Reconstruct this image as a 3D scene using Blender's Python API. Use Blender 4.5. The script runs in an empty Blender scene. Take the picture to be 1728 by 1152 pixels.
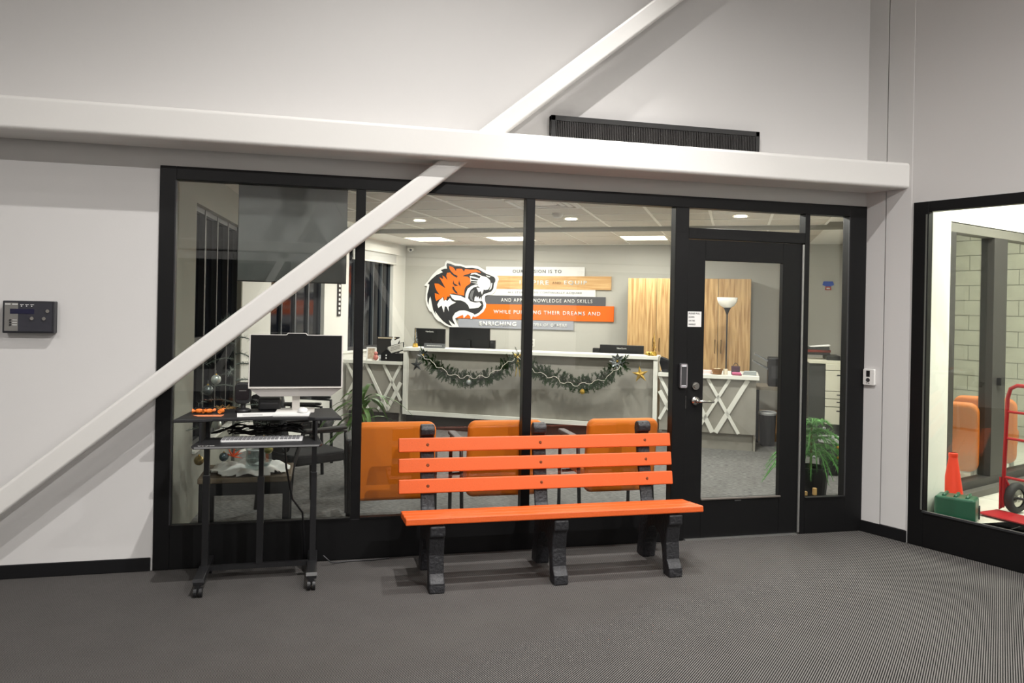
import bpy, bmesh, math, random
from mathutils import Vector, Matrix
random.seed(7)
scene = bpy.context.scene
COL = scene.collection
PI = math.pi
R = math.radians

# ------------------------------------------------------------------ camera, world, light
YAW = math.atan(1300 / 5307.0)
ROLL = 0.0200
cam_d = bpy.data.cameras.new('camera')
cam_d.sensor_width = 36.0
cam_d.lens = 1300.0 / 1728.0 * 36.0
cam_d.shift_y = -56.0 / 1728.0
cam_d.clip_start = 0.05
cam = bpy.data.objects.new('camera', cam_d)
COL.objects.link(cam)
_f = Vector((math.sin(YAW), math.cos(YAW), 0)); _r = Vector((math.cos(YAW), -math.sin(YAW), 0)); _u = Vector((0, 0, 1))
_cx = _r * math.cos(ROLL) + _u * math.sin(ROLL); _cy = _u * math.cos(ROLL) - _r * math.sin(ROLL)
_m = Matrix((_cx, _cy, -_f)).transposed().to_4x4()
_m.translation = Vector((0, -4.989, 1.613))
cam.matrix_world = _m
scene.camera = cam

world = bpy.data.worlds.new('night'); scene.world = world; world.use_nodes = True
world.node_tree.nodes['Background'].inputs[0].default_value = (0.012, 0.016, 0.028, 1)
world.node_tree.nodes['Background'].inputs[1].default_value = 1.0
vs = scene.view_settings
vs.view_transform = 'Standard'; vs.look = 'None'; vs.gamma = 1.0; vs.exposure = 0.0
vs.use_curve_mapping = False

def lamp(name, kind, loc, power, color=(1, .965, .92), radius=0.05, rot=(0, 0, 0), size=None, spot=None, parent=None):
    d = bpy.data.lights.new(name, kind); d.energy = power; d.color = color
    if kind == 'AREA':
        d.shape = 'RECTANGLE'; d.size, d.size_y = size
    else:
        d.shadow_soft_size = radius
    if kind == 'SPOT':
        d.spot_size = R(spot); d.spot_blend = 0.6
    o = bpy.data.objects.new(name, d); COL.objects.link(o)
    o.location = loc; o.rotation_euler = rot
    if parent: o.parent = parent
    return o

# lobby downlights: x, y, watts (fixtures are built further down at the same places)
LOBBY_Z = 5.5
DOWNLIGHTS = [(1.9, -1.0, 430, 52, 1.0), (0.8, -2.56, 470, 134, 1.0), (3.2, -7.3, 590, 165, .5), (-3.4, -7.3, 250, 165, .5), (5.6, -4.6, 330, 160, .8), (-4.2, -3.2, 55, 150, 1.0)]  # rear-left and right-window lamps are unseen, added as fill for the walls
# office ceiling panels in its own frame: cross, depth, watts
PANELS = [(-1.78, 5.85, 29), (-0.20, 5.92, 29), (1.42, 5.92, 29)]
OFFICE_DOWN = [(-1.11, 4.09, 46), (0.70, 4.14, 46), (2.52, 4.11, 46), (0.70, 2.2, 14), (2.40, 2.3, 36)]  # the nearer pair is unseen, added to light the front of the office
VEST_W = 150

# ------------------------------------------------------------------ materials
def lin(c):
    return tuple(((v / 255.0 + 0.055) / 1.055) ** 2.4 if v > 10 else v / 255.0 / 12.92 for v in c)
MATS = {}
def mat(name, rgb, rough=0.6, metal=0.0, spec=0.5, bump=0.0, bscale=60.0, vary=0.0, vscale=8.0, emit=None, estr=0.0, coat=0.0, trans=0.0, raw=False):
    if name in MATS: return MATS[name]
    m = bpy.data.materials.new(name); m.use_nodes = True
    nt = m.node_tree; b = nt.nodes['Principled BSDF']
    c = rgb if raw else lin(rgb)
    b.inputs['Base Color'].default_value = (*c, 1)
    b.inputs['Roughness'].default_value = rough
    b.inputs['Metallic'].default_value = metal
    b.inputs['Specular IOR Level'].default_value = spec
    if coat: b.inputs['Coat Weight'].default_value = coat
    if trans: b.inputs['Transmission Weight'].default_value = trans
    if emit:
        b.inputs['Emission Color'].default_value = (*lin(emit), 1); b.inputs['Emission Strength'].default_value = estr
    if bump or vary:
        tc = nt.nodes.new('ShaderNodeTexCoord')
    if vary:
        n = nt.nodes.new('ShaderNodeTexNoise'); n.inputs['Scale'].default_value = vscale; n.inputs['Detail'].default_value = 5
        nt.links.new(tc.outputs['Object'], n.inputs['Vector'])
        r = nt.nodes.new('ShaderNodeValToRGB')
        r.color_ramp.elements[0].position = 0.3; r.color_ramp.elements[1].position = 0.7
        r.color_ramp.elements[0].color = (*[max(0, v * (1 - vary)) for v in c], 1)
        r.color_ramp.elements[1].color = (*[min(1, v * (1 + vary)) for v in c], 1)
        nt.links.new(n.outputs['Fac'], r.inputs['Fac']); nt.links.new(r.outputs['Color'], b.inputs['Base Color'])
    if bump:
        n2 = nt.nodes.new('ShaderNodeTexNoise'); n2.inputs['Scale'].default_value = bscale; n2.inputs['Detail'].default_value = 4
        nt.links.new(tc.outputs['Object'], n2.inputs['Vector'])
        bp = nt.nodes.new('ShaderNodeBump'); bp.inputs['Strength'].default_value = bump; bp.inputs['Distance'].default_value = 0.01
        nt.links.new(n2.outputs['Fac'], bp.inputs['Height']); nt.links.new(bp.outputs['Normal'], b.inputs['Normal'])
    MATS[name] = m
    return m

def math_node(nt, op, a, b=None, c=None):
    n = nt.nodes.new('ShaderNodeMath'); n.operation = op
    for i, v in enumerate((a, b, c)):
        if v is None: continue
        if isinstance(v, (int, float)): n.inputs[i].default_value = v
        else: nt.links.new(v, n.inputs[i])
    return n.outputs[0]

def glass_mat(name, tint=(0.93, 0.95, 0.94), f0=0.045, gloss=0.0):
    m = bpy.data.materials.new(name); m.use_nodes = True; nt = m.node_tree; nt.nodes.clear()
    out = nt.nodes.new('ShaderNodeOutputMaterial'); mix = nt.nodes.new('ShaderNodeMixShader')
    tr = nt.nodes.new('ShaderNodeBsdfTransparent'); tr.inputs[0].default_value = (*tint, 1)
    gl = nt.nodes.new('ShaderNodeBsdfGlossy'); gl.inputs['Roughness'].default_value = gloss
    g = nt.nodes.new('ShaderNodeNewGeometry')
    d = nt.nodes.new('ShaderNodeVectorMath'); d.operation = 'DOT_PRODUCT'
    nt.links.new(g.outputs['Normal'], d.inputs[0]); nt.links.new(g.outputs['Incoming'], d.inputs[1])
    a = math_node(nt, 'ABSOLUTE', d.outputs['Value'])
    p = math_node(nt, 'POWER', math_node(nt, 'SUBTRACT', 1.0, a), 5.0)
    fac = math_node(nt, 'MULTIPLY_ADD', p, 1 - f0, f0)
    nt.links.new(fac, mix.inputs[0]); nt.links.new(tr.outputs[0], mix.inputs[1]); nt.links.new(gl.outputs[0], mix.inputs[2])
    nt.links.new(mix.outputs[0], out.inputs[0])
    MATS[name] = m
    return m

def carpet_mat(name, dark, light, ang, period, soft, noise_scale=350.0, streak=False):
    m = bpy.data.materials.new(name); m.use_nodes = True; nt = m.node_tree; b = nt.nodes['Principled BSDF']
    b.inputs['Roughness'].default_value = 0.95; b.inputs['Specular IOR Level'].default_value = 0.15
    tc = nt.nodes.new('ShaderNodeTexCoord'); sep = nt.nodes.new('ShaderNodeSeparateXYZ')
    nt.links.new(tc.outputs['Object'], sep.inputs[0])
    ca, sa = math.cos(R(ang)), math.sin(R(ang))
    p = math_node(nt, 'SUBTRACT', math_node(nt, 'MULTIPLY', sep.outputs['X'], ca), math_node(nt, 'MULTIPLY', sep.outputs['Y'], sa))
    q = math_node(nt, 'ADD', math_node(nt, 'MULTIPLY', sep.outputs['X'], sa), math_node(nt, 'MULTIPLY', sep.outputs['Y'], ca))
    cmb = nt.nodes.new('ShaderNodeCombineXYZ')
    nt.links.new(p, cmb.inputs[0]); nt.links.new(math_node(nt, 'MULTIPLY', q, 0.25 if streak else 0.7), cmb.inputs[1])
    n = nt.nodes.new('ShaderNodeTexNoise'); n.inputs['Scale'].default_value = noise_scale; n.inputs['Detail'].default_value = 2
    nt.links.new(cmb.outputs[0], n.inputs['Vector'])
    big = nt.nodes.new('ShaderNodeTexNoise'); big.inputs['Scale'].default_value = 5.0; big.inputs['Detail'].default_value = 3
    nt.links.new(tc.outputs['Object'], big.inputs['Vector'])
    w = math_node(nt, 'SINE', math_node(nt, 'MULTIPLY', p, 2 * PI / period))
    f = math_node(nt, 'MULTIPLY_ADD', w, soft, 0.5)
    f = math_node(nt, 'ADD', f, math_node(nt, 'MULTIPLY', math_node(nt, 'SUBTRACT', n.outputs['Fac'], 0.5), 1.5))
    f = math_node(nt, 'ADD', f, math_node(nt, 'MULTIPLY', math_node(nt, 'SUBTRACT', big.outputs['Fac'], 0.5), 0.25))
    r = nt.nodes.new('ShaderNodeValToRGB')
    r.color_ramp.elements[0].color = (*dark, 1); r.color_ramp.elements[1].color = (*light, 1)
    nt.links.new(f, r.inputs['Fac']); nt.links.new(r.outputs['Color'], b.inputs['Base Color'])
    MATS[name] = m
    return m

def wood_mat(name, c1, c2, scale=(18, 18, 1.2)):
    m = bpy.data.materials.new(name); m.use_nodes = True; nt = m.node_tree; b = nt.nodes['Principled BSDF']
    b.inputs['Roughness'].default_value = 0.5
    tc = nt.nodes.new('ShaderNodeTexCoord'); mp = nt.nodes.new('ShaderNodeMapping'); mp.inputs['Scale'].default_value = scale
    nt.links.new(tc.outputs['Object'], mp.inputs['Vector'])
    n = nt.nodes.new('ShaderNodeTexNoise'); n.inputs['Scale'].default_value = 1.6; n.inputs['Detail'].default_value = 6; n.inputs['Distortion'].default_value = 0.6
    nt.links.new(mp.outputs[0], n.inputs['Vector'])
    r = nt.nodes.new('ShaderNodeValToRGB'); r.color_ramp.elements[0].position = 0.35; r.color_ramp.elements[1].position = 0.62
    r.color_ramp.elements[0].color = (*lin(c1), 1); r.color_ramp.elements[1].color = (*lin(c2), 1)
    nt.links.new(n.outputs['Fac'], r.inputs['Fac']); nt.links.new(r.outputs['Color'], b.inputs['Base Color'])
    MATS[name] = m
    return m

WALL = mat('lobby_paint', (208, 206, 204), 0.75, spec=0.3, bump=0.04, bscale=220)
STEEL = mat('painted_steel', (216, 214, 210), 0.42, spec=0.5, bump=0.03, bscale=40)
OWALL = mat('office_paint', (190, 188, 180), 0.8, spec=0.25)
OWHITE = mat('office_white_trim', (225, 224, 217), 0.6)
BLACK = mat('black_anodised', (13, 13, 14), 0.42, spec=0.28)
BBASE = mat('black_rubber', (13, 13, 15), 0.55, spec=0.3)
RETW = mat('return_wall_shaded', (150, 150, 140), 0.8, spec=0.2)  # white wall with its dim lighting put into a darker colour
GLASS = glass_mat('clear_glass')
NIGHT = mat('night_glass', (9, 12, 20), 0.08, spec=0.5)
SILVER = mat('brushed_aluminium', (175, 175, 172), 0.35, metal=0.85)
CHROME = mat('satin_chrome', (190, 188, 182), 0.22, metal=1.0)
DARK = mat('dark_plastic', (20, 20, 22), 0.45)
DARK2 = mat('charcoal_plastic', (52, 52, 54), 0.5)
ORB = mat('orange_recycled_plastic', (204, 86, 28), 0.5, bump=0.12, bscale=260, vary=0.07, vscale=150)
BLKPL = mat('black_recycled_plastic', (30, 30, 33), 0.5, bump=0.6, bscale=55, vary=0.3, vscale=60)
ORF = mat('orange_upholstery', (234, 122, 10), 0.65, bump=0.05, bscale=300)
TILEM = mat('ceiling_tile', (206, 200, 188), 0.9, spec=0.1, bump=0.15, bscale=180)
GRID = mat('ceiling_grid', (240, 237, 228), 0.6)
PAPER = mat('paper_white', (235, 235, 232), 0.8)
WHITEP = mat('white_laminate', (226, 226, 218), 0.5)
GREYP = mat('grey_laminate', (146, 143, 134), 0.6, vary=0.06, vscale=12)
KICK = mat('dark_kick', (72, 68, 66), 0.7)
WOOD = wood_mat('light_oak', (160, 122, 76), (206, 170, 118))
WOODB = wood_mat('sign_oak', (200, 152, 96), (226, 186, 132), (1.2, 18, 18))
GOLD = mat('gold_glitter', (196, 160, 72), 0.32, metal=0.8, bump=0.5, bscale=400)
SILV2 = mat('silver_glitter', (176, 182, 182), 0.3, metal=0.75, bump=0.5, bscale=400)
GREEN = mat('fir_green', (40, 64, 32), 0.85, spec=0.1, vary=0.35, vscale=30)
LEAF = mat('leaf_green', (92, 128, 62), 0.5, vary=0.35, vscale=14)
PINE = mat('pine_green', (92, 152, 76), 0.6, vary=0.3, vscale=18)
CARPET = carpet_mat('ribbed_carpet', (0.003, 0.0028, 0.0026), (0.135, 0.127, 0.121), 46.2, 0.0098, 0.85)
OCARPET = carpet_mat('office_carpet', (0.045, 0.045, 0.045), (0.25, 0.245, 0.235), -60, 0.02, 0.12, 90.0, True)

# ------------------------------------------------------------------ mesh helpers
class MB:
    def __init__(self): self.v = []; self.f = []
    def add(self, vs, fs):
        n = len(self.v); self.v += [tuple(p) for p in vs]; self.f += [tuple(i + n for i in f) for f in fs]; return self
    def box(self, x0, x1, y0, y1, z0, z1):
        return self.add([(x0, y0, z0), (x1, y0, z0), (x1, y1, z0), (x0, y1, z0), (x0, y0, z1), (x1, y0, z1), (x1, y1, z1), (x0, y1, z1)],
                        [(0, 3, 2, 1), (4, 5, 6, 7), (0, 1, 5, 4), (1, 2, 6, 5), (2, 3, 7, 6), (3, 0, 4, 7)])
    def obox(self, c, s, rot):
        m = rot.to_matrix() if hasattr(rot, 'to_matrix') else rot
        pts = []
        for z in (-.5, .5):
            for x, y in ((-.5, -.5), (.5, -.5), (.5, .5), (-.5, .5)):
                pts.append(Vector(c) + m @ Vector((x * s[0], y * s[1], z * s[2])))
        return self.add(pts, [(0, 3, 2, 1), (4, 5, 6, 7), (0, 1, 5, 4), (1, 2, 6, 5), (2, 3, 7, 6), (3, 0, 4, 7)])
    def cyl(self, p0, p1, r0, r1=None, n=14, caps=True):
        r1 = r0 if r1 is None else r1
        p0, p1 = Vector(p0), Vector(p1); d = (p1 - p0).normalized()
        a = d.orthogonal().normalized(); b = d.cross(a)
        vs = []
        for p, r in ((p0, r0), (p1, r1)):
            for i in range(n):
                t = 2 * PI * i / n; vs.append(p + (a * math.cos(t) + b * math.sin(t)) * r)
        fs = [(i, (i + 1) % n, n + (i + 1) % n, n + i) for i in range(n)]
        if caps: fs += [tuple(range(n - 1, -1, -1)), tuple(range(n, 2 * n))]
        return self.add(vs, fs)
    def tube(self, pts, r, n=8):
        pts = [Vector(p) for p in pts]; vs = []; fs = []
        rs = r if isinstance(r, (list, tuple)) else [r] * len(pts)
        a = None
        for k, p in enumerate(pts):
            d = (pts[min(k + 1, len(pts) - 1)] - pts[max(k - 1, 0)]).normalized()
            if a is None: a = d.orthogonal().normalized()
            else: a = (a - d * a.dot(d)); a = a.normalized() if a.length > 1e-6 else d.orthogonal().normalized()
            b = d.cross(a)
            for i in range(n):
                t = 2 * PI * i / n; vs.append(p + (a * math.cos(t) + b * math.sin(t)) * rs[k])
        for k in range(len(pts) - 1):
            for i in range(n):
                fs.append((k * n + i, k * n + (i + 1) % n, (k + 1) * n + (i + 1) % n, (k + 1) * n + i))
        fs += [tuple(range(n - 1, -1, -1)), tuple(range((len(pts) - 1) * n, len(pts) * n))]
        return self.add(vs, fs)
    def lathe(self, prof, c=(0, 0, 0), n=24):
        vs = []; fs = []; m = len(prof)
        for i in range(n):
            t = 2 * PI * i / n
            for r, z in prof: vs.append((c[0] + r * math.cos(t), c[1] + r * math.sin(t), c[2] + z))
        for i in range(n):
            j = (i + 1) % n
            for k in range(m - 1): fs.append((i * m + k, j * m + k, j * m + k + 1, i * m + k + 1))
        return self.add(vs, fs)
    def sph(self, c, r, n=14, sc=(1, 1, 1)):
        prof = [(math.sin(PI * k / (n // 2)), -math.cos(PI * k / (n // 2))) for k in range(n // 2 + 1)]
        vs = []; fs = []; m = len(prof)
        for i in range(n):
            t = 2 * PI * i / n
            for q, z in prof: vs.append((c[0] + r * sc[0] * max(q, 1e-4) * math.cos(t), c[1] + r * sc[1] * max(q, 1e-4) * math.sin(t), c[2] + r * sc[2] * z))
        for i in range(n):
            j = (i + 1) % n
            for k in range(m - 1): fs.append((i * m + k, j * m + k, j * m + k + 1, i * m + k + 1))
        return self.add(vs, fs)
    def prism(self, poly, axis, a0, a1):
        n = len(poly)
        def P(p, a):
            return {'x': (a, p[0], p[1]), 'y': (p[0], a, p[1]), 'z': (p[0], p[1], a)}[axis]
        vs = [P(p, a0) for p in poly] + [P(p, a1) for p in poly]
        fs = [tuple(range(n - 1, -1, -1)), tuple(range(n, 2 * n))] + [(i, (i + 1) % n, n + (i + 1) % n, n + i) for i in range(n)]
        return self.add(vs, fs)
    def build(self, name, m, parent=None, loc=None, rot=None, smooth=False, bevel=0.0, segs=2):
        me = bpy.data.meshes.new(name); me.from_pydata(self.v, [], self.f)
        bm = bmesh.new(); bm.from_mesh(me); bmesh.ops.recalc_face_normals(bm, faces=bm.faces); bm.to_mesh(me); bm.free()
        me.materials.append(m)
        if smooth:
            for p in me.polygons: p.use_smooth = True
        o = bpy.data.objects.new(name, me); COL.objects.link(o)
        if parent: o.parent = parent
        if loc: o.location = loc
        if rot: o.rotation_euler = rot
        if bevel:
            b = o.modifiers.new('bevel', 'BEVEL'); b.width = bevel; b.segments = segs; b.limit_method = 'ANGLE'; b.angle_limit = R(40)
        return o

def rrect(x0, x1, z0, z1, r, n=5):
    pts = []
    for cx, cz, a in ((x1 - r, z1 - r, 0), (x0 + r, z1 - r, 90), (x0 + r, z0 + r, 180), (x1 - r, z0 + r, 270)):
        for k in range(n + 1):
            t = R(a + 90.0 * k / n); pts.append((cx + r * math.cos(t), cz + r * math.sin(t)))
    return pts

def tag(o, label, cat=None, group=None, kind=None):
    o['label'] = label
    if cat: o['category'] = cat
    if group: o['group'] = group
    if kind: o['kind'] = kind
    return o

def thing(name, label, cat, loc=(0, 0, 0), rotz=0.0, group=None, kind=None):
    o = bpy.data.objects.new(name, None); COL.objects.link(o)
    o.empty_display_size = 0.1; o.location = loc; o.rotation_euler = (0, 0, rotz)
    return tag(o, label, cat, group, kind)

def copy_tree(o, parent=None):
    c = o.copy(); COL.objects.link(c); c.parent = parent
    for k in ('label', 'category', 'group', 'kind'):
        if k in o: c[k] = o[k]
    for ch in list(o.children): copy_tree(ch, c)
    return c

def text(name, body, m, parent, loc, width=None, height=None, rot=(PI / 2, 0, 0), extrude=0.002, align='LEFT', spacing=1.0, bold=0.0):
    cu = bpy.data.curves.new(name, 'FONT'); cu.body = body; cu.extrude = 0.0; cu.align_x = 'LEFT'; cu.space_character = spacing
    cu.offset = bold
    cu.resolution_u = 3
    o = bpy.data.objects.new(name, cu); COL.objects.link(o)
    dg = bpy.context.evaluated_depsgraph_get()
    me = bpy.data.meshes.new_from_object(o.evaluated_get(dg))
    bpy.data.objects.remove(o)
    xs = [v.co.x for v in me.vertices]; ys = [v.co.y for v in me.vertices]
    w0, h0 = max(xs) - min(xs), max(ys) - min(ys)
    sx = (width / w0) if width else (height / h0); sy = (height / h0) if height else sx
    x0, y0 = min(xs), min(ys)
    bm = bmesh.new(); bm.from_mesh(me)
    for v in bm.verts: v.co = Vector(((v.co.x - x0) * sx, (v.co.y - y0) * sy, 0))
    r = bmesh.ops.extrude_face_region(bm, geom=list(bm.faces))
    for g in r['geom']:
        if isinstance(g, bmesh.types.BMVert): g.co.z += extrude
    bmesh.ops.recalc_face_normals(bm, faces=bm.faces)
    bm.to_mesh(me); bm.free()
    me.materials.clear(); me.materials.append(m)
    t = bpy.data.objects.new(name, me); COL.objects.link(t)
    t.parent = parent; t.location = loc; t.rotation_euler = rot
    return t

# local frames: the office stands 30 degrees off the lobby wall, the right wall 21 degrees off square
OR = -R(30)
def OE(c, d, z=0.0):
    return Vector((c * math.cos(R(30)) + d * math.sin(R(30)), -c * math.sin(R(30)) + d * math.cos(R(30)), z))
RR = -R(68.9); RC = Vector((3.945, 0.0, 0.0))
def RE(s, t, z=0.0):
    return RC + Vector((s * math.cos(RR) - t * math.sin(RR), s * math.sin(RR) + t * math.cos(RR), z))

# ------------------------------------------------------------------ structure: lobby
tag(MB().add([(-6, -10, 0), (9.5, -10, 0), (9.5, -0.0, 0), (3.945, 0.0, 0), (3.945, .11, 0), (-6, .11, 0), (-6, -10, -.1), (9.5, -10, -.1), (9.5, 0, -.1), (3.945, 0, -.1), (3.945, .11, -.1), (-6, .11, -.1)],
             [(0, 1, 2, 3, 4, 5), (11, 10, 9, 8, 7, 6), (0, 6, 7, 1), (5, 11, 6, 0)]).build('floor', CARPET),
    'dark grey ribbed lobby carpet', 'floor', kind='structure')
wf = MB()
wf.box(-6, -0.963, 0, .14, 0, 5.6); wf.box(-0.963, 3.95, 0, .14, 2.427, 5.6)
wf = tag(wf.build('wall_front', WALL), 'white painted lobby wall around and above the black glazed storefront', 'wall', kind='structure')
wr = thing('wall_right', 'white painted lobby wall at the right with a wide glazed opening', 'wall', RC, RR, kind='structure')
m = MB(); m.box(0, .150, 0, .15, 0, 5.6); m.box(.345, .36, 0, .15, 0, 5.6); m.box(.36, 2.9, 0, .15, 2.42, 5.6); m.box(2.9, 10, 0, .15, 0, 5.6); m.box(.15, .345, .02, .15, 0, 5.6)
m.build('wall_panel', WALL, wr)
MB().box(.156, .345, -.003, .02, .083, 5.6).build('column_cover', WALL, wr, bevel=.004)
tag(MB().box(-6.1, -6, -10, .14, 0, 5.6).build('wall_left', WALL), 'plain white lobby wall far to the left', 'wall', kind='structure')
rearw = MB()
for a, b_ in ((-6, -3.4), (-.6, .8), (3.6, 5.0), (7.8, 9.5)): rearw.box(a, b_, -10, -9.85, 0, 5.6)
for a, b_ in ((-3.4, -.6), (.8, 3.6), (5.0, 7.8)): rearw.box(a, b_, -10, -9.85, 0, .4); rearw.box(a, b_, -10, -9.85, 2.4, 5.6)
tag(rearw.build('wall_back', WALL), 'white lobby wall behind the viewer with dark night windows', 'wall', kind='structure')
for i, a in enumerate((-3.4, .8, 5.0)):
    w = thing('window_%d' % (i + 3), 'dark night window in the rear lobby wall, number %s from the left' % ('one', 'two', 'three')[i], 'window', (a, -9.9, 0), kind='structure')
    MB().box(0, 2.8, -.02, 0, .4, 2.4).build('pane', NIGHT, w)
    fr = MB(); fr.box(0, .07, 0, .05, .4, 2.4); fr.box(2.73, 2.8, 0, .05, .4, 2.4); fr.box(1.37, 1.43, 0, .05, .4, 2.4); fr.box(0, 2.8, 0, .05, .4, .46); fr.box(0, 2.8, 0, .05, 2.34, 2.4)
    fr.build('window_frame', BLACK, w)
tag(MB().box(-6, 9.5, -10, .14, 5.6, 5.75).build('ceiling', mat('lobby_ceiling', (200, 198, 194), .9)), 'high pale grey lobby ceiling', 'ceiling', kind='structure')

# boxed steel beam and diagonal braces in front of the storefront
def rbox_x(mb, x0, x1, y0, y1, z0, z1, r):
    mb.prism(rrect(y0, y1, z0, z1, r), 'x', x0, x1); return mb
tag(rbox_x(MB(), -6, 4.060, -.302, -.005, 2.527, 2.712, .022).build('steel_beam', STEEL, smooth=False), 'long white horizontal steel beam crossing above the storefront', 'beam', kind='structure')
def brace(name, xa, xb, label):
    # bottom line z = .82x + 1.815, top line z = .82x + 1.968
    sl = math.atan(.82); L = (xb - xa) / math.cos(sl); h = .153 * math.cos(sl)
    mb = MB().prism(rrect(-.21, -.09, 0, h, .018), 'x', 0, L)
    o = mb.build(name, STEEL); o.location = (xa, 0, .82 * xa + 1.815); o.rotation_euler = (0, -sl, 0)
    return tag(o, label, 'brace', kind='structure')
brace('diagonal_brace', -2.2, .905, 'white diagonal steel brace rising from the lower left to the beam')
brace('diagonal_brace', .965, 4.2, 'white diagonal steel brace above the beam, running up to the right')
tag(rbox_x(MB(), -6, 9.4, -9.6, -9.3, 2.53, 2.72, .02).build('steel_beam', STEEL), 'white horizontal steel beam on the rear lobby wall', 'beam', kind='structure')
for a, s in ((-1.9, 1), (2.1, -1)):
    o = MB().box(0, 4.6, -9.5, -9.38, 0, .12).build('diagonal_brace', STEEL); o.location = (a, 0, .1); o.rotation_euler = (0, -R(62) if s > 0 else -R(118), 0)
    tag(o, 'white steel brace leaning %s on the rear lobby wall' % ('right' if s > 0 else 'left'), 'brace', kind='structure')

# baseboards
tag(MB().box(-6, -.975, -.012, 0, 0, .080).build('baseboard_left', BBASE, bevel=.003), 'black rubber baseboard left of the storefront', 'baseboard', kind='structure')
o = MB().box(-.02, .352, -.014, -.0, 0, .082).build('baseboard_right', BBASE); o.location = RC; o.rotation_euler = (0, 0, RR)
tag(o, 'black rubber baseboard between the storefront and the right window', 'baseboard', kind='structure')

# storefront
sf = thing('window_1', 'black framed glazed storefront between lobby and office', 'storefront', (0, 0, 0), kind='structure')
Y0, Y1 = -.012, .066
def member(name, x0, x1, z0, z1, y0=Y0, y1=Y1, parent=sf): return MB().box(x0, x1, y0, y1, z0, z1).build(name, BLACK, parent, bevel=.003)
member('jamb', -.963, -.872, .002, 2.427)
member('jamb', 3.797, 3.945, .002, 2.427)
member('mullion', .192, .251, .258, 2.347)
member('mullion', 1.305, 1.366, .258, 2.347)
member('door_post', 2.391, 2.493, .002, 2.347)
member('door_post', 3.424, 3.462, .002, 2.347)
member('header', -.872, 3.797, 2.347, 2.427)
member('transom_bar', 2.493, 3.424, 2.130, 2.207)
member('kick_panel', -.872, 2.391, .002, .258)
member('kick_panel', 3.462, 3.797, .002, .258)
for x0, x1 in ((-.872, .192), (.251, 1.305), (1.366, 2.391), (3.462, 3.797)):
    MB().box(x0, x1, -.022, .005, .258, .268).build('glazing_stop', BLACK, sf)
for x in (-.874, 3.793):
    MB().box(x - .002, x + .006, -.016, -.008, .27, 2.34).build('glazing_bead', mat('dark_bead', (46, 46, 48), .4), sf)
for x0, x1, z0, z1 in ((-.872, .192, .26, 2.347), (.251, 1.305, .26, 2.347), (1.366, 2.391, .26, 2.347), (2.493, 3.424, 2.207, 2.347), (3.462, 3.797, .26, 2.347)):
    MB().box(x0 - .005, x1 + .005, .030, .038, z0 - .005, z1 + .005).build('pane', GLASS, sf)

# door leaf
dr = thing('door_1', 'black framed glass office door with lever handle', 'door', (2.496, 0, 0), kind='structure')
def dm(name, x0, x1, z0, z1, mm=BLACK, y0=.0, y1=.045): return MB().box(x0, x1, y0, y1, z0, z1).build(name, mm, dr, bevel=.003)
dm('stile', 0, .134, .010, 2.125); dm('stile', .757, .912, .010, 2.125)
dm('rail', .134, .757, .010, .284); dm('rail', .134, .757, 1.980, 2.125)
MB().box(.13, .76, .018, .026, .28, 1.985).build('pane', GLASS, dr)
dm('glazing_stop', .130, .765, .278, .290, mat('bead_grey', (88, 82, 76), .5), -.014, .0)
dm('continuous_hinge', .908, .925, .012, 2.122, SILVER, -.012, .0)
MB().box(.01, .90, -.02, .05, .0, .009).build('threshold', SILVER, dr)
lv = MB(); lv.cyl((.072, .0, .985), (.072, -.016, .985), .030, n=24); lv.cyl((.072, -.016, .985), (.072, -.055, .985), .012)
lv.tube([(.072, -.055, .985), (.11, -.058, .985), (.19, -.055, .982), (.198, -.04, .982)], [.011, .0105, .0095, .008], 10)
lv.build('lever_handle', CHROME, dr, smooth=True)
db = MB(); db.cyl((.072, 0, 1.09), (.072, -.014, 1.09), .027, n=24); db.cyl((.072, -.014, 1.09), (.072, -.024, 1.09), .019, .017, n=20)
db.build('deadbolt', CHROME, dr)
MB().box(.40, .45, -.004, 0, .262, .270).build('badge', mat('badge_grey', (70, 70, 70), .4), dr)
MB().box(-.001, .003, -.002, .001, .93, 1.02).build('latch_slot', CHROME, dr)

rd = thing('card_reader', 'slim black card reader with a light rim on the post beside the office door', 'card reader', (2.464, -.012, 1.163))
MB().prism(rrect(-.030, .030, -.088, .088, .012), 'y', -.022, 0).build('body', DARK2, rd, bevel=.002)
rim = MB()
rim.tube([(p[0], -.023, p[1]) for p in rrect(-.023, .023, -.080, .080, .008)] + [(.023, -.023, .072)], .0022, 6)
rim.build('light_rim', mat('rim_grey', (170, 165, 168), .3), rd)
MB().box(-.017, .017, -.0245, -.021, -.072, -.066).build('indicator', mat('led_white', (230, 230, 235), .4), rd)
MB().box(-.017, .017, -.0245, -.021, .066, .075).build('indicator', mat('led_white', (230, 230, 235), .4), rd)

ds = thing('paper_sign', 'white paper notice taped to the office door above the handle', 'sign', (2.500, -.0015, 1.508))
MB().box(0, .105, -.001, .0005, 0, .108).build('sheet', PAPER, ds)
INK = mat('ink_black', (24, 24, 26), .8)
for i, s in enumerate(('PLEASE PULL', 'DOWN', 'ON THE', 'HANDLE!')):
    text('lettering', s, INK, ds, (.008, -.001, .088 - i * .0255), width=(.086, .042, .046, .052)[i], height=.0115, extrude=.0006, bold=.02)

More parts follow.
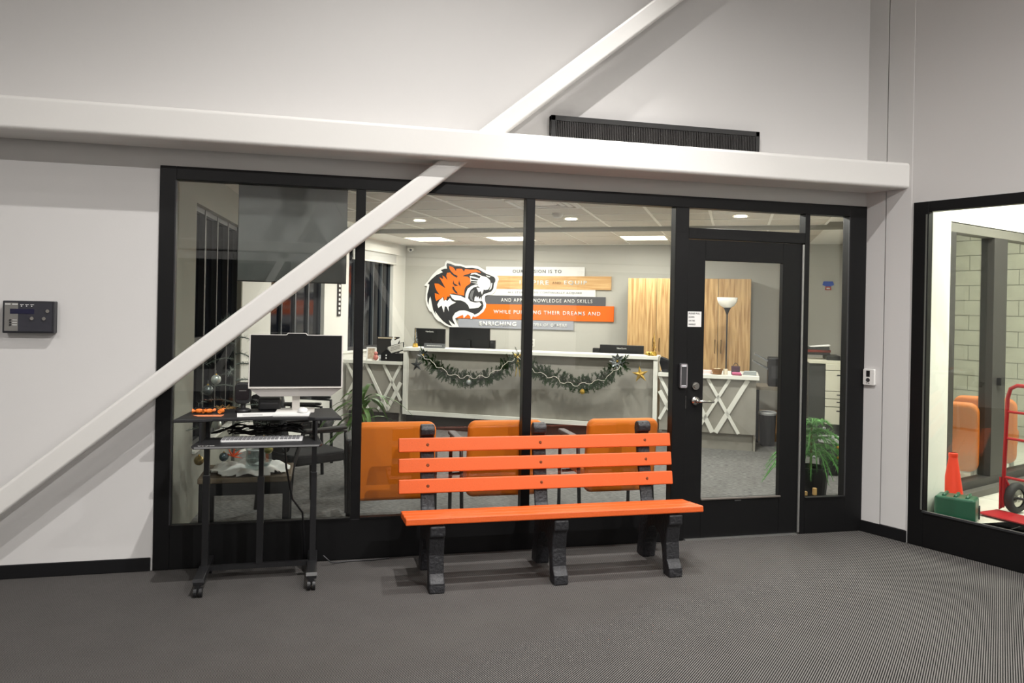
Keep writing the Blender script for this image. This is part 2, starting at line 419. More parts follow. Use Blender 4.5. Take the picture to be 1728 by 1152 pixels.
# window in the right wall
w2 = thing('window_2', 'black framed wide window in the right lobby wall towards the vestibule', 'window', RC, RR, kind='structure')
def wm(name, s0, s1, z0, z1, t0=-.012, t1=.05): return MB().box(s0, s1, t0, t1, z0, z1).build(name, BLACK, w2, bevel=.003)
wm('jamb', .362, .470, .002, 2.42); wm('jamb', 2.8, 2.9, .002, 2.42); wm('header', .47, 2.8, 2.348, 2.42); wm('sill', .47, 2.8, .002, .243)
MB().box(.466, 2.8, -.022, 0, .243, .256).build('glazing_stop', mat('dark_bead', (46, 46, 48), .4), w2)
MB().box(.452, .462, -.016, -.01, .26, 2.33).build('glazing_bead', mat('bead_light', (96, 98, 92), .4), w2)
MB().box(.465, 2.805, .022, .030, .24, 2.352).build('pane', GLASS, w2)
MB().box(1.9, 1.96, -.01, .05, .243, 2.348).build('mullion', BLACK, w2)

# ------------------------------------------------------------------ structure: office
W1 = OE(-2.618, 7.07); W0 = OE(-2.618, -1.35)
ofl = [(-1.2, .11), (3.99, .11), tuple(OE(4.0, 7.07)[:2]), tuple(OE(-2.7, 7.07)[:2]), tuple(OE(-2.7, 2.3)[:2])]
tag(MB().prism(ofl, 'z', -.1, 0).build('floor', OCARPET), 'grey streaked office carpet behind the storefront', 'floor', kind='structure')
ob = thing('wall_office_back', 'light grey office wall behind the reception counter', 'wall', (0, 0, 0), OR, kind='structure')
MB().box(-2.62, 4.05, 7.07, 7.2, 0, 2.66).build('wall_panel', OWALL, ob)
# left office wall with three windows: piers, apron below, header above
ol = thing('wall_office_left', 'white office window wall at the left', 'wall', (0, 0, 0), OR, kind='structure')
m = MB(); m.box(-2.76, -2.618, 2.4, 7.07, 0, .98); m.box(-2.76, -2.618, 2.4, 7.07, 2.50, 2.66)
for a, b_ in ((6.62, 7.07), (4.56, 5.20), (2.40, 3.37)): m.box(-2.76, -2.618, a, b_, .98, 2.50)
m.build('wall_panel', OWHITE, ol)
MB().box(-2.618, -2.59, 2.45, 7.06, .96, .985).build('sill_board', OWHITE, ol)
for i, (a, b_) in enumerate(((5.20, 6.62), (3.37, 4.56))):
    w = thing('window_%d' % (i + 6), ('dark night window beside the office back corner', 'dark night window left of the pier with the vertical plaque')[i], 'window', OE(-2.618, 0), OR, kind='structure')
    MB().box(-.09, -.08, a, b_, .98, 2.5).build('pane', NIGHT, w)
    f = MB()
    n = max(2, int((b_ - a) / .24))
    for k in range(n + 1):
        y = a + (b_ - a) * k / n; MB().box(-.08, -.05, y - .014, y + .014, .98, 2.5).build('mullion', mat('mullion_grey', (88, 94, 98), .4, metal=.3), w)
    f.box(-.08, -.04, a, b_, .98, 1.03); f.box(-.08, -.04, a, b_, 2.44, 2.5)
    f.build('window_frame', DARK2, w)
for a, b_ in ((5.25, 6.68), (3.36, 4.55)):
    s = thing('roller_shade', 'rolled up pale window shade %s' % ('near the office back corner' if a > 5 else 'left of the plaque pier'), 'shade', OE(-2.618, 0), OR)
    MB().box(0.001, .075, a, b_, 2.40, 2.498).build('valance', OWHITE, s)
    MB().box(.015, .03, a + .02, b_ - .02, 2.27, 2.40).build('fabric', mat('shade_fabric', (196, 196, 192), .8), s)
    MB().cyl((.022, a + .02, 2.262), (.022, b_ - .02, 2.262), .014, n=10).build('hem_bar', OWHITE, s)
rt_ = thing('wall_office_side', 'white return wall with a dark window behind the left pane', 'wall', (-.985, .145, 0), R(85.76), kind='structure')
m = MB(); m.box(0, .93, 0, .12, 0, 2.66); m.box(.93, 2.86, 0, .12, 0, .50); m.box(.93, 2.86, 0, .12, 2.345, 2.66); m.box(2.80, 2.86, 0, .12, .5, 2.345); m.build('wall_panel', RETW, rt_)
MB().box(.92, 2.86, -.02, .03, .495, .515).build('sill_board', OWHITE, rt_)
w = thing('window_8', 'dark window in the white return wall behind the left pane', 'window', (-.985, .145, 0), R(85.76), kind='structure')
MB().box(.93, 2.80, .085, .095, .515, 2.345).build('pane', NIGHT, w)
for k in range(5): MB().box(.93 + k * .46, .965 + k * .46, .04, .085, .515, 2.345).build('mullion', mat('mullion_dark', (44, 46, 48), .4), w)
for z in (.515, 1.30, 2.305): MB().box(.93, 2.80, .045, .085, z, z + .04).build('rail', mat('mullion_dark', (44, 46, 48), .4), w)
orr = thing('wall_office_right', 'pale office wall running back from the storefront', 'wall', (3.975, .105, 0), R(90 - 36.7), kind='structure')
MB().box(0, 5.12, -.12, 0, 0, 2.66).build('wall_panel', OWHITE, orr)
oc = thing('ceiling', 'suspended office ceiling of square tiles', 'ceiling', (0, 0, 0), OR, kind='structure')
up = MB(); up.prism([(p[0], p[1]) for p in ofl], 'z', 2.66, 2.72); up = up.build('ceiling_deck', GRID, oc); up.rotation_euler = (0, 0, R(30))
MB().box(-2.62, 4.05, 5.040, 7.07, 2.582, 2.60).build('lower_deck', GRID, oc)
MB().box(-2.62, 4.05, 5.020, 5.040, 2.572, 2.66).build('ceiling_step', mat('step_grey', (150, 148, 140), .8), oc)
tile = None
C0, D0, T = -.222, 5.020, .6105
used_panels = []
skip = set()
def add_tile(c, d, z):
    global tile
    if tile is None:
        tile = MB().box(.012, T - .012, .012, T - .012, 0, .015).build('tile', TILEM, oc)
        t = tile
    else:
        t = tile.copy(); COL.objects.link(t); t.parent = oc
    t.location = (c, d, z)
for i in range(-4, 7):
    for k in range(1, 13):
        c, d = C0 + i * T, D0 - k * T
        cc, dd = c + T / 2, d + T / 2
        y = -cc * .5 + dd * .866; x = cc * .866 + dd * .5
        if y < .45 or c < -2.62 or cc > 3.2 + .117 * (dd - 2.07): continue
        if (i, k) in ((1, 4),): continue          # supply grille takes this place
        add_tile(c, d, 2.631)
PANEL_CELLS = [(-2.053, 5.65), (-.50, 5.65), (1.10, 5.65)]
for i in range(-4, 7):
    for k in range(3):
        c, d = C0 + i * T, 5.045 + k * T
        if c < -2.62 or c + T > 4.0: continue
        if k == 1 and i in (-3, -1 + 0, 2): continue
        add_tile(c, d, 2.576)
gr = MB()
def _in(c, d): return -c * .5 + d * .866 > .13 and -2.6 < c < 3.35 + .117 * (d - 2.07)
for i in range(-4, 8):
    for k in range(0, 14):
        c, d = C0 + i * T, D0 - k * T
        if _in(c, d - T) and _in(c, d): gr.box(c - .014, c + .014, d - T, d, 2.6255, 2.66)
        if _in(c, d) and _in(c + T, d): gr.box(c, c + T, d - .012, d + .012, 2.6253, 2.66)
g_ = gr.build('grid', GRID, oc); g_['kind'] = 'stuff'
EMIT = mat('panel_diffuser', (255, 250, 238), .5, emit=(255, 247, 232), estr=7.0)
lower_names = ('over the tiger emblem', 'in the middle of the lower ceiling', 'towards the tall cabinet')
for j, i in enumerate((-3, -1, 2)):
    c = C0 + i * T; d = 5.045 + T
    t = thing('ceiling_light', 'square lit ceiling panel ' + lower_names[j], 'light', OE(c + T / 2, d + T / 2, 2.575), OR, group='square ceiling panels')
    f = MB()
    h = T / 2 - .01
    for a in (-1, 1): f.box(a * h - .012, a * h + .012, -h, h, 0, .02); f.box(-h, h, a * h - .012, a * h + .012, 0, .02)
    f.build('frame', GRID, t); MB().box(-h + .01, h - .01, -h + .01, h - .01, .006, .016).build('diffuser', EMIT, t)
    lamp('panel_lamp', 'AREA', (0, 0, -.01), PANELS[j][2], (1, .96, .90), size=(.5, .5), parent=t)
for j, (c, d, w) in enumerate(OFFICE_DOWN):
    t = thing('ceiling_light', 'small recessed office downlight ' + ('above the left part of the counter', 'above the middle of the counter', 'above the door side of the office', 'over the waiting chairs, added as fill', 'just inside the door, added as fill')[j], 'light', OE(c, d, 2.624), OR, group='recessed office downlights')
    MB().lathe([(.085, .0), (.085, -.004), (.068, -.004), (.066, .004)], n=24).build('trim_ring', GRID, t)
    MB().cyl((0, 0, -.002), (0, 0, .003), .066, n=24).build('lens', mat('downlight_lens', (255, 250, 238), .4, emit=(255, 248, 235), estr=14.0), t)
    lamp('downlight_lamp', 'AREA', (0, 0, -.012), w, (1, .96, .9), size=(.12, .12), parent=t)
vg = thing('air_grille', 'square ceiling air diffuser near the storefront glass', 'vent', OE(C0 + 1.5 * T, D0 - 3.5 * T, 2.626), OR)
for k in range(4):
    h = .29 - k * .065
    f = MB()
    for a in (-1, 1): f.box(a * h - .02, a * h + .02, -h, h, -.012 + .003 * k, .0); f.box(-h, h, a * h - .02, a * h + .02, -.012 + .003 * k, 0)
    f.build('louvre', OWHITE, vg)
MB().box(-.08, .08, -.08, .08, -.004, 0).build('core_plate', OWHITE, vg)
sm = thing('smoke_detector', 'small round white smoke detector on the office ceiling', 'detector', OE(.65, 3.68, 2.628), OR)
MB().lathe([(.0, -.045), (.035, -.043), (.05, -.03), (.06, -.012), (.062, 0)], n=20).build('body', OWHITE, sm, smooth=True)
sc = thing('security_camera', 'small white camera under the ceiling in the office back corner', 'camera', OE(-2.50, 6.95, 2.50), OR)
MB().box(-.03, .03, .03, .115, .0, .04).build('bracket', OWHITE, sc)
m = MB(); m.cyl((-.02, .03, .015), (.05, -.07, .0), .03, .03, 14); m.build('body', OWHITE, sc)
MB().cyl((.0505, -.071, .0), (.056, -.079, -.0015), .02, .02, 12).build('lens', DARK, sc)

# vestibule behind the right window
vf = thing('floor', 'pale tiled vestibule floor beyond the right window', 'floor', RC, RR, kind='structure')
VPOLY = [(-.1, .16), (3.0, .15), (3.0, 6.5), (-3.6, 6.5)]
MB().prism(VPOLY, 'z', -.06, -.004).build('floor_slab', mat('grout', (150, 148, 140), .9), vf)
VT = mat('vestibule_tile', (214, 212, 200), .45, vary=.05, vscale=9)
vt = None
for i in range(-5, 5):
    for k in range(10):
        s, t_ = i * .6, .16 + k * .6
        if s < -.55 * t_ : continue
        o = MB().box(0, .594, 0, .594, -.006, 0).build('tile', VT, vf) if vt is None else vt.copy()
        if vt is None: vt = o
        else: COL.objects.link(o); o.parent = vf
        o.location = (s + .003, t_ + .003, 0)
vw = thing('wall_vestibule', 'bright white vestibule wall beside the second glazed screen', 'wall', RC, RR, kind='structure')
m = MB(); m.box(-.22, .10, .18, 1.06, 0, 3.2); m.box(-.22, -.10, 1.06, 6.4, 2.45, 3.2); m.box(-.22, 3.0, 6.4, 6.5, 0, 3.2); m.box(3.0, 3.1, .15, 6.4, 0, 3.2); m.box(-.22, -.10, 1.06, 1.5, 0, 2.45)
m.build('wall_panel', mat('vestibule_white', (236, 236, 226), .8), vw)
tag_c = tag(MB().prism(VPOLY, 'z', 3.2, 3.3).build('ceiling', mat('vestibule_ceiling', (220, 220, 212), .9)), 'white vestibule ceiling', 'ceiling', kind='structure')
tag_c.location = RC; tag_c.rotation_euler = (0, 0, RR)
w3 = thing('window_10', 'dark framed glazed screen along the far side of the vestibule', 'window', RC, RR, kind='structure')
VFR = mat('bronze_frame', (58, 56, 54), .5)
def vm(name, t0, t1, z0, z1, s0=-.22, s1=-.10, mm=VFR): return MB().box(s0, s1, t0, t1, z0, z1).build(name, mm, w3, bevel=.003)
vm('header', 1.5, 6.3, 2.36, 2.44, mm=mat('frame_grey', (112, 110, 102), .5)); vm('sill', 1.5, 6.3, .005, .13)
vm('jamb', 1.5, 1.60, .13, 2.36); vm('mullion', 2.33, 2.60, .13, 2.36); vm('mullion', 3.5, 3.6, .13, 2.36)
vm('curb', 1.45, 6.3, .0, .06, -.10, -.02, mat('curb_grey', (92, 90, 84), .7))
for a, b_ in ((1.6, 2.33), (2.6, 3.5), (3.6, 6.3)): vm('pane', a, b_, .12, 2.37, -.165, -.157, GLASS)
pb = MB(); pb.box(-.10, -.06, 2.42, 2.50, .98, 1.05); pb.build('push_plate', DARK, w3)
vb = thing('wall_beyond', 'pale block wall seen through the vestibule screen', 'wall', RC, RR, kind='structure')
MB().box(-3.7, -.22, 5.72, 5.84, 0, 3.2).build('wall_core', mat('block_joint', (120, 118, 108), .9), vb)
BLK = mat('block_face', (176, 174, 158), .9, vary=.08, vscale=6)
blk = None
for r_ in range(15):
    for k in range(9):
        t_ = -3.7 + k * .41 + (.205 if r_ % 2 else 0)
        if t_ + .4 > -.2: continue
        o = MB().box(.005, .405, 5.708, 5.72, .005, .200).build('block', BLK, vb) if blk is None else blk.copy()
        if blk is None: blk = o
        else: COL.objects.link(o); o.parent = vb
        o.location = (t_, 0, r_ * .205)
lv_ = lamp('vestibule_lamp', 'AREA', RE(1.2, 2.2, 3.17), VEST_W, (1, .98, .88), rot=(0, 0, RR), size=(1.6, 1.6))
lv2 = lamp('hall_lamp', 'AREA', RE(-1.0, 4.0, 3.17), 60, (1, .98, .9), rot=(0, 0, RR), size=(1.2, 1.2))
for nm, s, t_, lb in (('ceiling_light', 1.2, 2.2, 'large square light panel on the vestibule ceiling'), ('ceiling_light', -1.0, 4.0, 'square light panel on the hall ceiling beyond the vestibule screen')):
    t = thing(nm, lb, 'light', RE(s, t_, 3.18), RR)
    MB().box(-.85, .85, -.85, .85, 0, .02).build('frame', GRID, t); MB().box(-.8, .8, -.8, .8, -.004, 0).build('diffuser', mat('vest_diffuser', (255, 252, 240), .5, emit=(255, 252, 238), estr=2.5), t)

# lobby downlight fixtures
for j, (x, y, w, cone, blend) in enumerate(DOWNLIGHTS):
    t = thing('ceiling_light', 'round lobby downlight ' + ('above the bench', 'between bench and viewer', 'far behind the viewer', 'far behind at the left, added as fill', 'near the right window, added as fill', 'high at the left')[j], 'light', (x, y, LOBBY_Z + .1), group='lobby downlights')
    MB().lathe([(.13, .0), (.13, -.09), (.11, -.09), (.105, -.02)], n=24).build('housing', DARK2, t)
    MB().cyl((0, 0, -.025), (0, 0, -.02), .10, n=24).build('lens', mat('lobby_lens', (255, 248, 236), .4, emit=(255, 246, 232), estr=20.0), t)
    ld = lamp('downlight_lamp', 'SPOT', (0, 0, -.10), w * 1.92, (1, .974, .948), radius=.035, spot=cone, parent=t); ld.data.spot_blend = blend

# ------------------------------------------------------------------ lobby things
# bench
bn = thing('park_bench', 'orange slatted bench on black supports in front of the storefront', 'bench', (1.380, -.45, 0))
X0, X1 = -.910, .912
def slat(y, z, w, t, tilt):
    return MB().box(X0, X1, -t / 2, t / 2, -w / 2, w / 2).build('slat', ORB, bn, loc=(0, y, z), rot=(tilt, 0, 0), bevel=.006)
bt = math.atan2(.065, .33)
for z in (.7475, .625, .501):
    y = -.19 - (.79 - z) * .197 + .45 + .019
    slat(y, z, .087, .038, -bt)
    for x in (-.73, .0, .727):
        MB().cyl((x, -.019 + 0, 0), (x, -.0235, 0), .010, .006, 10).build('bolt', mat('rusty_bolt', (120, 66, 40), .5, metal=.6), bn, loc=(0, y, z), rot=(-bt, 0, 0))
for k in range(3):
    yy = -.69 + .05 + k * .100; z = .402 - k * .010
    slat(yy + .45, z, .038, .084, R(-5.0))
prof = [(-.695, 0), (-.600, 0), (-.595, .03), (-.572, .15), (-.53, .22), (-.455, .25), (-.38, .22), (-.325, .14), (-.30, .03), (-.295, 0), (-.185, 0), (-.19, .04), (-.215, .13), (-.24, .25), (-.232, .36),
        (-.20, .47), (-.155, .62), (-.12, .76), (-.105, .82), (-.112, .855), (-.14, .872), (-.172, .868), (-.19, .845), (-.186, .81), (-.156, .795), (-.188, .62), (-.222, .45), (-.245, .375), (-.29, .345), (-.40, .352), (-.665, .376), (-.682, .375),
        (-.682, .318), (-.655, .300), (-.640, .20), (-.652, .10), (-.690, .055)]
for x in (.652, 1.382, 2.110):
    MB().prism([(y + .45, z) for y, z in prof], 'x', x - 1.380 - .044, x - 1.380 + .044).build('support', BLKPL, bn, bevel=.008)
MB().box(.755 - 1.38, .766 - 1.38, .43, .437, .14, .20).build('label_tab', mat('tab_metal', (150, 140, 125), .4, metal=.6), bn)

# rolling workstation
ws = thing('rolling_workstation', 'black height adjustable rolling desk with keyboard tray before the left pane', 'desk', (-.335, -.30, 0))
DT = mat('desk_black', (30, 30, 32), .5, bump=.05, bscale=200); EDGE = mat('edge_grey', (120, 120, 120), .4)
top = [(-.452, -.15), (-.292, -.15), (-.255, -.115), (.262, -.115), (.300, -.15), (.452, -.15), (.400, .27), (-.405, .27)]
MB().prism(top, 'z', .948, .966).build('desktop', DT, ws, bevel=.004)
MB().prism([(-.330, -.27), (.332, -.27), (.345, -.235), (.322, .02), (-.318, .02), (-.345, -.235)], 'z', .820, .836).build('keyboard_tray', DT, ws, bevel=.004)
MB().box(-.325, .327, -.272, -.268, .824, .832).build('tray_edge', EDGE, ws)
for s in (-1, 1):
    MB().box(s * .30 - .018, s * .30 + .018, .02, .07, .07, .62).build('column', DARK, ws, bevel=.004)
    MB().box(s * .30 - .014, s * .30 + .014, .025, .065, .62, .95).build('inner_column', DARK, ws)
    MB().box(s * .31 - .006, s * .31 + .006, -.16, .06, .836, .948).build('tray_arm', DARK, ws)
    MB().box(s * .30 - .028, s * .30 + .028, -.20, .22, .062, .098).build('foot', DARK, ws, bevel=.004)
    MB().box(s * .30 - .03, s * .30 + .03, -.202, -.198, .08, .099).build('foot_edge', EDGE if s > 0 else DARK2, ws)
    for y in (-.195, .19):
        c = MB()
        for q in (-.014, .014): c.cyl((s * .30 + q - .008, y, .027), (s * .30 + q + .008, y, .027), .027, n=18)
        c.box(s * .30 - .012, s * .30 + .012, y - .012, y + .012, .03, .064)
        c.build('caster', DARK, ws)
MB().box(-.30, .30, .03, .06, .066, .092).build('crossbar', DARK, ws)
MB().box(-.018, .018, .025, .065, .092, .60).build('centre_column', DARK, ws); MB().box(-.013, .013, .03, .06, .60, .822).build('inner_column', DARK, ws)
text('lettering', 'VIVO', PAPER, ws, (-.312, -.262, .8362), width=.090, height=.016, rot=(0, 0, 0), extrude=.0004, spacing=1.25, bold=.03)
cb = MB()
for k in range(14):
    x = -.20 + .40 * random.random(); pts = []
    for j in range(7): pts.append((x + .16 * math.sin(j * 1.1 + k) * .6, .05 + .08 * random.random(), .842 + .055 * random.random()))
    cb.tube(pts, .0045, 6)
cb.build('cable_bundle', DARK, ws, smooth=True)

kb = thing('keyboard', 'silver keyboard with grey keys on the desk tray', 'keyboard', (-.325, -.40, .8365), R(-1))
MB().prism(rrect(-.215, .225, -.065, .065, .010), 'z', 0, .011).build('case', mat('kb_silver', (214, 214, 214), .35), kb, bevel=.002)
KEY = mat('kb_key', (120, 120, 122), .5)
key = None
for r_ in range(6):
    for k in range(19):
        if k in (14, 18) and False: continue
        x = -.200 + k * .0218 + (.006 if k > 13 else 0); y = -.052 + r_ * .0205
        if k in (14, 15) and r_ in (2,): continue
        o = MB().box(-.0085, .0085, -.008, .008, .011, .0150).build('key', KEY, kb) if key is None else key.copy()
        if key is None: key = o
        else: COL.objects.link(o); o.parent = kb
        o.location = (x, y, 0)

# all-in-one computer
pc = thing('all_in_one_computer', 'silver all-in-one computer with a dark blank screen on the black rolling desk', 'computer', (-.150, -.21, .966), 0)
SIL = mat('pc_silver', (208, 204, 198), .35)
tl = R(-6)
MB().prism([(-.272, 0), (.272, 0), (.272, .322), (.062, .322), (.052, .333), (-.052, .333), (-.062, .322), (-.272, .322)], 'y', 0, .03).build('housing', SIL, pc, loc=(0, 0, .142), rot=(tl, 0, 0), bevel=.003)
MB().prism([(-.264, .012), (.264, .012), (.264, .318), (.060, .318), (.050, .329), (-.050, .329), (-.060, .318), (-.264, .318)], 'y', -.0022, .001).build('screen', mat('screen_black', (16, 16, 17), .3, spec=.3), pc, loc=(0, 0, .142), rot=(tl, 0, 0))
MB().prism([(-.268, .142), (.268, .142), (.205, .094), (-.205, .094)], 'y', .012, .04).build('lower_housing', mat('pc_grey', (150, 146, 142), .5), pc)
MB().box(-.022, .022, .06, .085, .008, .13).build('neck', SIL, pc); MB().prism(rrect(-.11, .11, -.02, .15, .02), 'z', 0, .008).build('base', SIL, pc)

bs = thing('barcode_scanner', 'black hands-free scanner standing on the rolling desk left of the screen', 'scanner', (-.452, -.17, .966))
MB().lathe([(.0, 0), (.045, 0), (.048, .012), (.035, .022), (.0, .024)], n=20).build('base', DARK, bs, smooth=True)
MB().cyl((0, .01, .02), (0, .015, .07), .016, .014).build('neck', DARK, bs)
MB().prism(rrect(-.046, .046, .05, .175, .028), 'y', -.028, .03).build('head', DARK, bs, bevel=.008)
MB().prism(rrect(-.036, .036, .075, .140, .015), 'y', -.031, -.027).build('window', mat('scan_glass', (30, 26, 28), .08), bs)
MB().box(-.02, .02, -.0325, -.03, .128, .131).build('highlight_strip', SILVER, bs)
for (x, y, w, d, a, nm, lb) in ((-.36, -.30, .22, .15, 6, 'paper_sheet', 'loose white printed sheet beside the scanner'), (-.165, -.315, .20, .14, -3, 'notepad', 'white notepad under the mouse on the rolling desk')):
    t = thing(nm, lb, 'paper', (x, y, .9665), R(a))
    h = .002 if nm == 'paper_sheet' else .010
    MB().box(-w / 2, w / 2, -d / 2, d / 2, 0, h).build('sheet', PAPER, t)
    if h < .005:
        for k in range(6): MB().box(-.08, .03, -.05 + k * .012, -.047 + k * .012, h, h + .0003).build('printed_line', mat('print_grey', (150, 150, 150), .8), t)
ms = thing('computer_mouse', 'white wireless mouse lying on the notepad', 'mouse', (-.105, -.30, .977), R(100))
MB().sph((0, 0, .012), .03, 16, (1.75, 1.0, .6)).build('shell', mat('mouse_white', (232, 232, 232), .3), ms, smooth=True)
MB().box(.015, .035, -.002, .002, .024, .029).build('scroll_wheel', DARK2, ms)
op = thing('paper_slip', 'orange paper slip lying on the left of the rolling desk', 'paper', (-.625, -.315, .9665), R(-6))
MB().add([(-.085, .01, 0), (-.05, -.035, 0), (.08, -.035, 0), (.08, .03, 0), (-.085, .01, .002), (-.05, -.035, .002), (.08, -.035, .002), (.08, .03, .002)], [(0, 1, 2, 3), (7, 6, 5, 4), (0, 4, 5, 1), (1, 5, 6, 2), (2, 6, 7, 3), (3, 7, 4, 0)]).build('sheet', mat('slip_orange', (228, 138, 92), .8), op)
for k, (x, y) in enumerate(((-.69, -.205), (-.635, -.21), (-.565, -.212))):
    t = thing('wrapped_candy', ('orange wrapped candy at the left end of the small row', 'orange wrapped candy in the middle of the small row', 'orange wrapped candy nearest the scanner')[k], 'candy', (x, y, .967), R(40 * k), group='orange candies on the desk')
    MB().sph((0, 0, .013), .016, 10, (1.5, 1, .85)).build('wrapper', mat('candy_orange', (226, 118, 40), .4, vary=.3, vscale=90), t)
    for s in (-1, 1): MB().cyl((s * .018, 0, .013), (s * .038, 0, .014), .004, .013, 8).build('twist', mat('candy_orange', (226, 118, 40), .4), t)
dtr = thing('desk_tray', 'flat black tray with straw filling at the back left of the rolling desk', 'tray', (-.60, -.145, .966), R(2))
MB().box(-.125, .125, -.05, .05, 0, .006).build('base', DARK, dtr)
for a, b_, c_, d_ in ((-.125, .125, -.05, -.044), (-.125, .125, .044, .05), (-.125, -.119, -.05, .05), (.119, .125, -.05, .05)): MB().box(a, b_, c_, d_, .006, .020).build('rim', DARK, dtr)
o_ = MB()
for k in range(90):
    p = Vector((random.uniform(.0, .10), random.uniform(-.03, .035), .008 + random.random() * .02)); e = Vector((random.uniform(-1, 1), random.uniform(-1, 1), random.uniform(-.2, .5))).normalized() * .022
    o_.tube([p, p + e], .0012, 4)
o_ = o_.build('straw', mat('straw', (150, 120, 70), .8), dtr); o_['kind'] = 'stuff'
lp = thing('label_printer', 'small black box printer behind the screen stand on the rolling desk', 'printer', (-.305, -.08, .966))
MB().box(-.065, .065, -.04, .04, 0, .075).build('body', DARK, lp, bevel=.01); MB().box(-.05, .05, -.042, -.039, .04, .05).build('slot', DARK2, lp)
pc_c = MB(); pc_c.tube([(-.21, -.20, .82), (-.20, -.12, .62), (-.16, -.10, .42), (-.10, -.08, .33), (-.09, -.06, .20), (-.085, -.05, .02)], .006, 8)
tag(pc_c.build('power_cord', DARK, smooth=True), 'black power cord hanging from the desk tray to the floor', 'cord')
fc = MB(); fc.tube([(.03, -.12, .07), (.075, -.10, .02), (.11, -.07, .006), (.20, -.05, .006), (.33, -.055, .006), (.44, -.04, .006)], .004, 8)
tag(fc.build('floor_cable', DARK2, smooth=True), 'thin cable lying along the base of the storefront', 'cable')

# control panel on the left wall, thermostat on the right, grille over the beam
cp = thing('control_panel', 'black framed fire alarm annunciator panel on the left wall', 'panel', (-1.634, -.030, 1.508))
MB().box(-.132, .132, -.030, .030, -.092, .092).build('housing', mat('panel_black', (30, 30, 36), .4), cp, bevel=.005)
MB().box(-.122, .122, -.0325, -.029, -.082, .082).build('face', mat('panel_face', (42, 42, 50), .5), cp)
MB().box(-.120, -.052, -.0335, -.032, -.080, .081).build('key_plate', mat('panel_plate', (112, 110, 106), .6), cp)
MB().box(-.092, .030, -.0345, -.033, .018, .046).build('display', mat('panel_display', (24, 24, 52), .25), cp)
for k in range(3): MB().cyl((-.090, -.033, -.018 - k * .014), (-.090, -.037, -.018 - k * .014), .005, n=10).build('button', DARK, cp)
for x, z in ((.02, -.008), (.10, .035), (.082, -.008)): MB().cyl((x, -.032, z), (x, -.040, z), .010, n=14).build('key_switch', CHROME, cp)
for k in range(3): MB().cyl((-.035 + k * .026, -.032, .062), (-.035 + k * .026, -.035, .062), .003, n=8).build('led', PAPER, cp)
for k in range(3): MB().box(-.080, -.056, -.0342, -.033, -.019 - k * .014, -.0165 - k * .014).build('caption_line', PAPER, cp)
for k in range(3): MB().box(-.042 + k * .026, -.024 + k * .026, -.0335, -.032, .069, .072).build('caption_line', PAPER, cp)
for k in range(2): MB().box(-.118 + k * .036, -.090 + k * .036, -.0342, -.033, .070, .074).build('caption_line', PAPER, cp)

th = thing('thermostat', 'white thermostat on the narrow wall right of the storefront', 'thermostat', RE(.058, 0, 1.155), RR)
MB().prism(rrect(-.045, .045, -.060, .060, .010), 'y', -.024, 0).build('body', mat('thermo_white', (228, 226, 222), .5), th, bevel=.004)
MB().box(-.018, .010, -.0255, -.023, .002, .048).build('display', DARK, th)
MB().cyl((-.004, -.023, -.022), (-.004, -.027, -.022), .015, n=18).build('sensor', DARK2, th)
for k in range(2): MB().box(-.018 + k * .016, -.008 + k * .016, -.0248, -.0238, -.047, -.042).build('caption_line', DARK2, th)

vt_ = thing('wall_grille', 'long black ventilation grille on the wall behind the beam', 'vent', (1.455, 0, 2.66))
f = MB(); f.box(0, 1.555, -.05, -.0, .215, .250); f.box(0, .03, -.05, 0, 0, .25); f.box(1.525, 1.555, -.05, 0, 0, .25); f.box(0, 1.555, -.05, 0, 0, .02)
f.build('frame', mat('grille_black', (22, 21, 20), .5), vt_, bevel=.002)
MB().box(.03, 1.525, -.015, -.005, .02, .215).build('backing', mat('grille_dark', (12, 12, 12), .8), vt_)
vn = None
for k in range(120):
    o = MB().box(-.0035, .0035, -.045, -.015, .02, .215).build('vane', mat('vane_black', (34, 31, 28), .5), vt_) if vn is None else vn.copy()
    if vn is None: vn = o
    else: COL.objects.link(o); o.parent = vt_
    o.location = (.036 + k * .01246, 0, 0)

# ------------------------------------------------------------------ office things
def othing(name, label, cat, c, d, z=0.0, rot=0.0, group=None): return thing(name, label, cat, OE(c, d, z), OR + rot, group)
rc_ = othing('reception_counter', 'long grey reception counter with white frame and raised ledge', 'counter', 0, 5.05)
MB().box(-1.67, 1.555, .055, .08, .20, 1.03).build('front_panel', GREYP, rc_)
MB().box(-1.72, 1.605, -.012, .34, 1.028, 1.070).build('ledge', WHITEP, rc_, bevel=.003)
MB().box(-1.715, -1.66, 0, .33, .19, 1.028).build('end_post', WHITEP, rc_); MB().box(1.55, 1.60, 0, .33, .0, 1.028).build('end_post', WHITEP, rc_)
MB().box(-1.66, 1.55, 0, .05, .185, .235).build('bottom_rail', WHITEP, rc_)
MB().box(-1.70, 1.55, .10, .12, 0, .19).build('kick_base', KICK, rc_)
MB().box(-1.68, 1.56, .34, 1.0, .72, .75).build('worksurface', WHITEP, rc_); MB().box(-1.66, 1.54, .30, .33, .19, 1.02).build('inner_panel', GREYP, rc_)
for x in (-1.6, 1.5): MB().box(x, x + .04, .92, .96, 0, .72).build('leg', DARK, rc_)

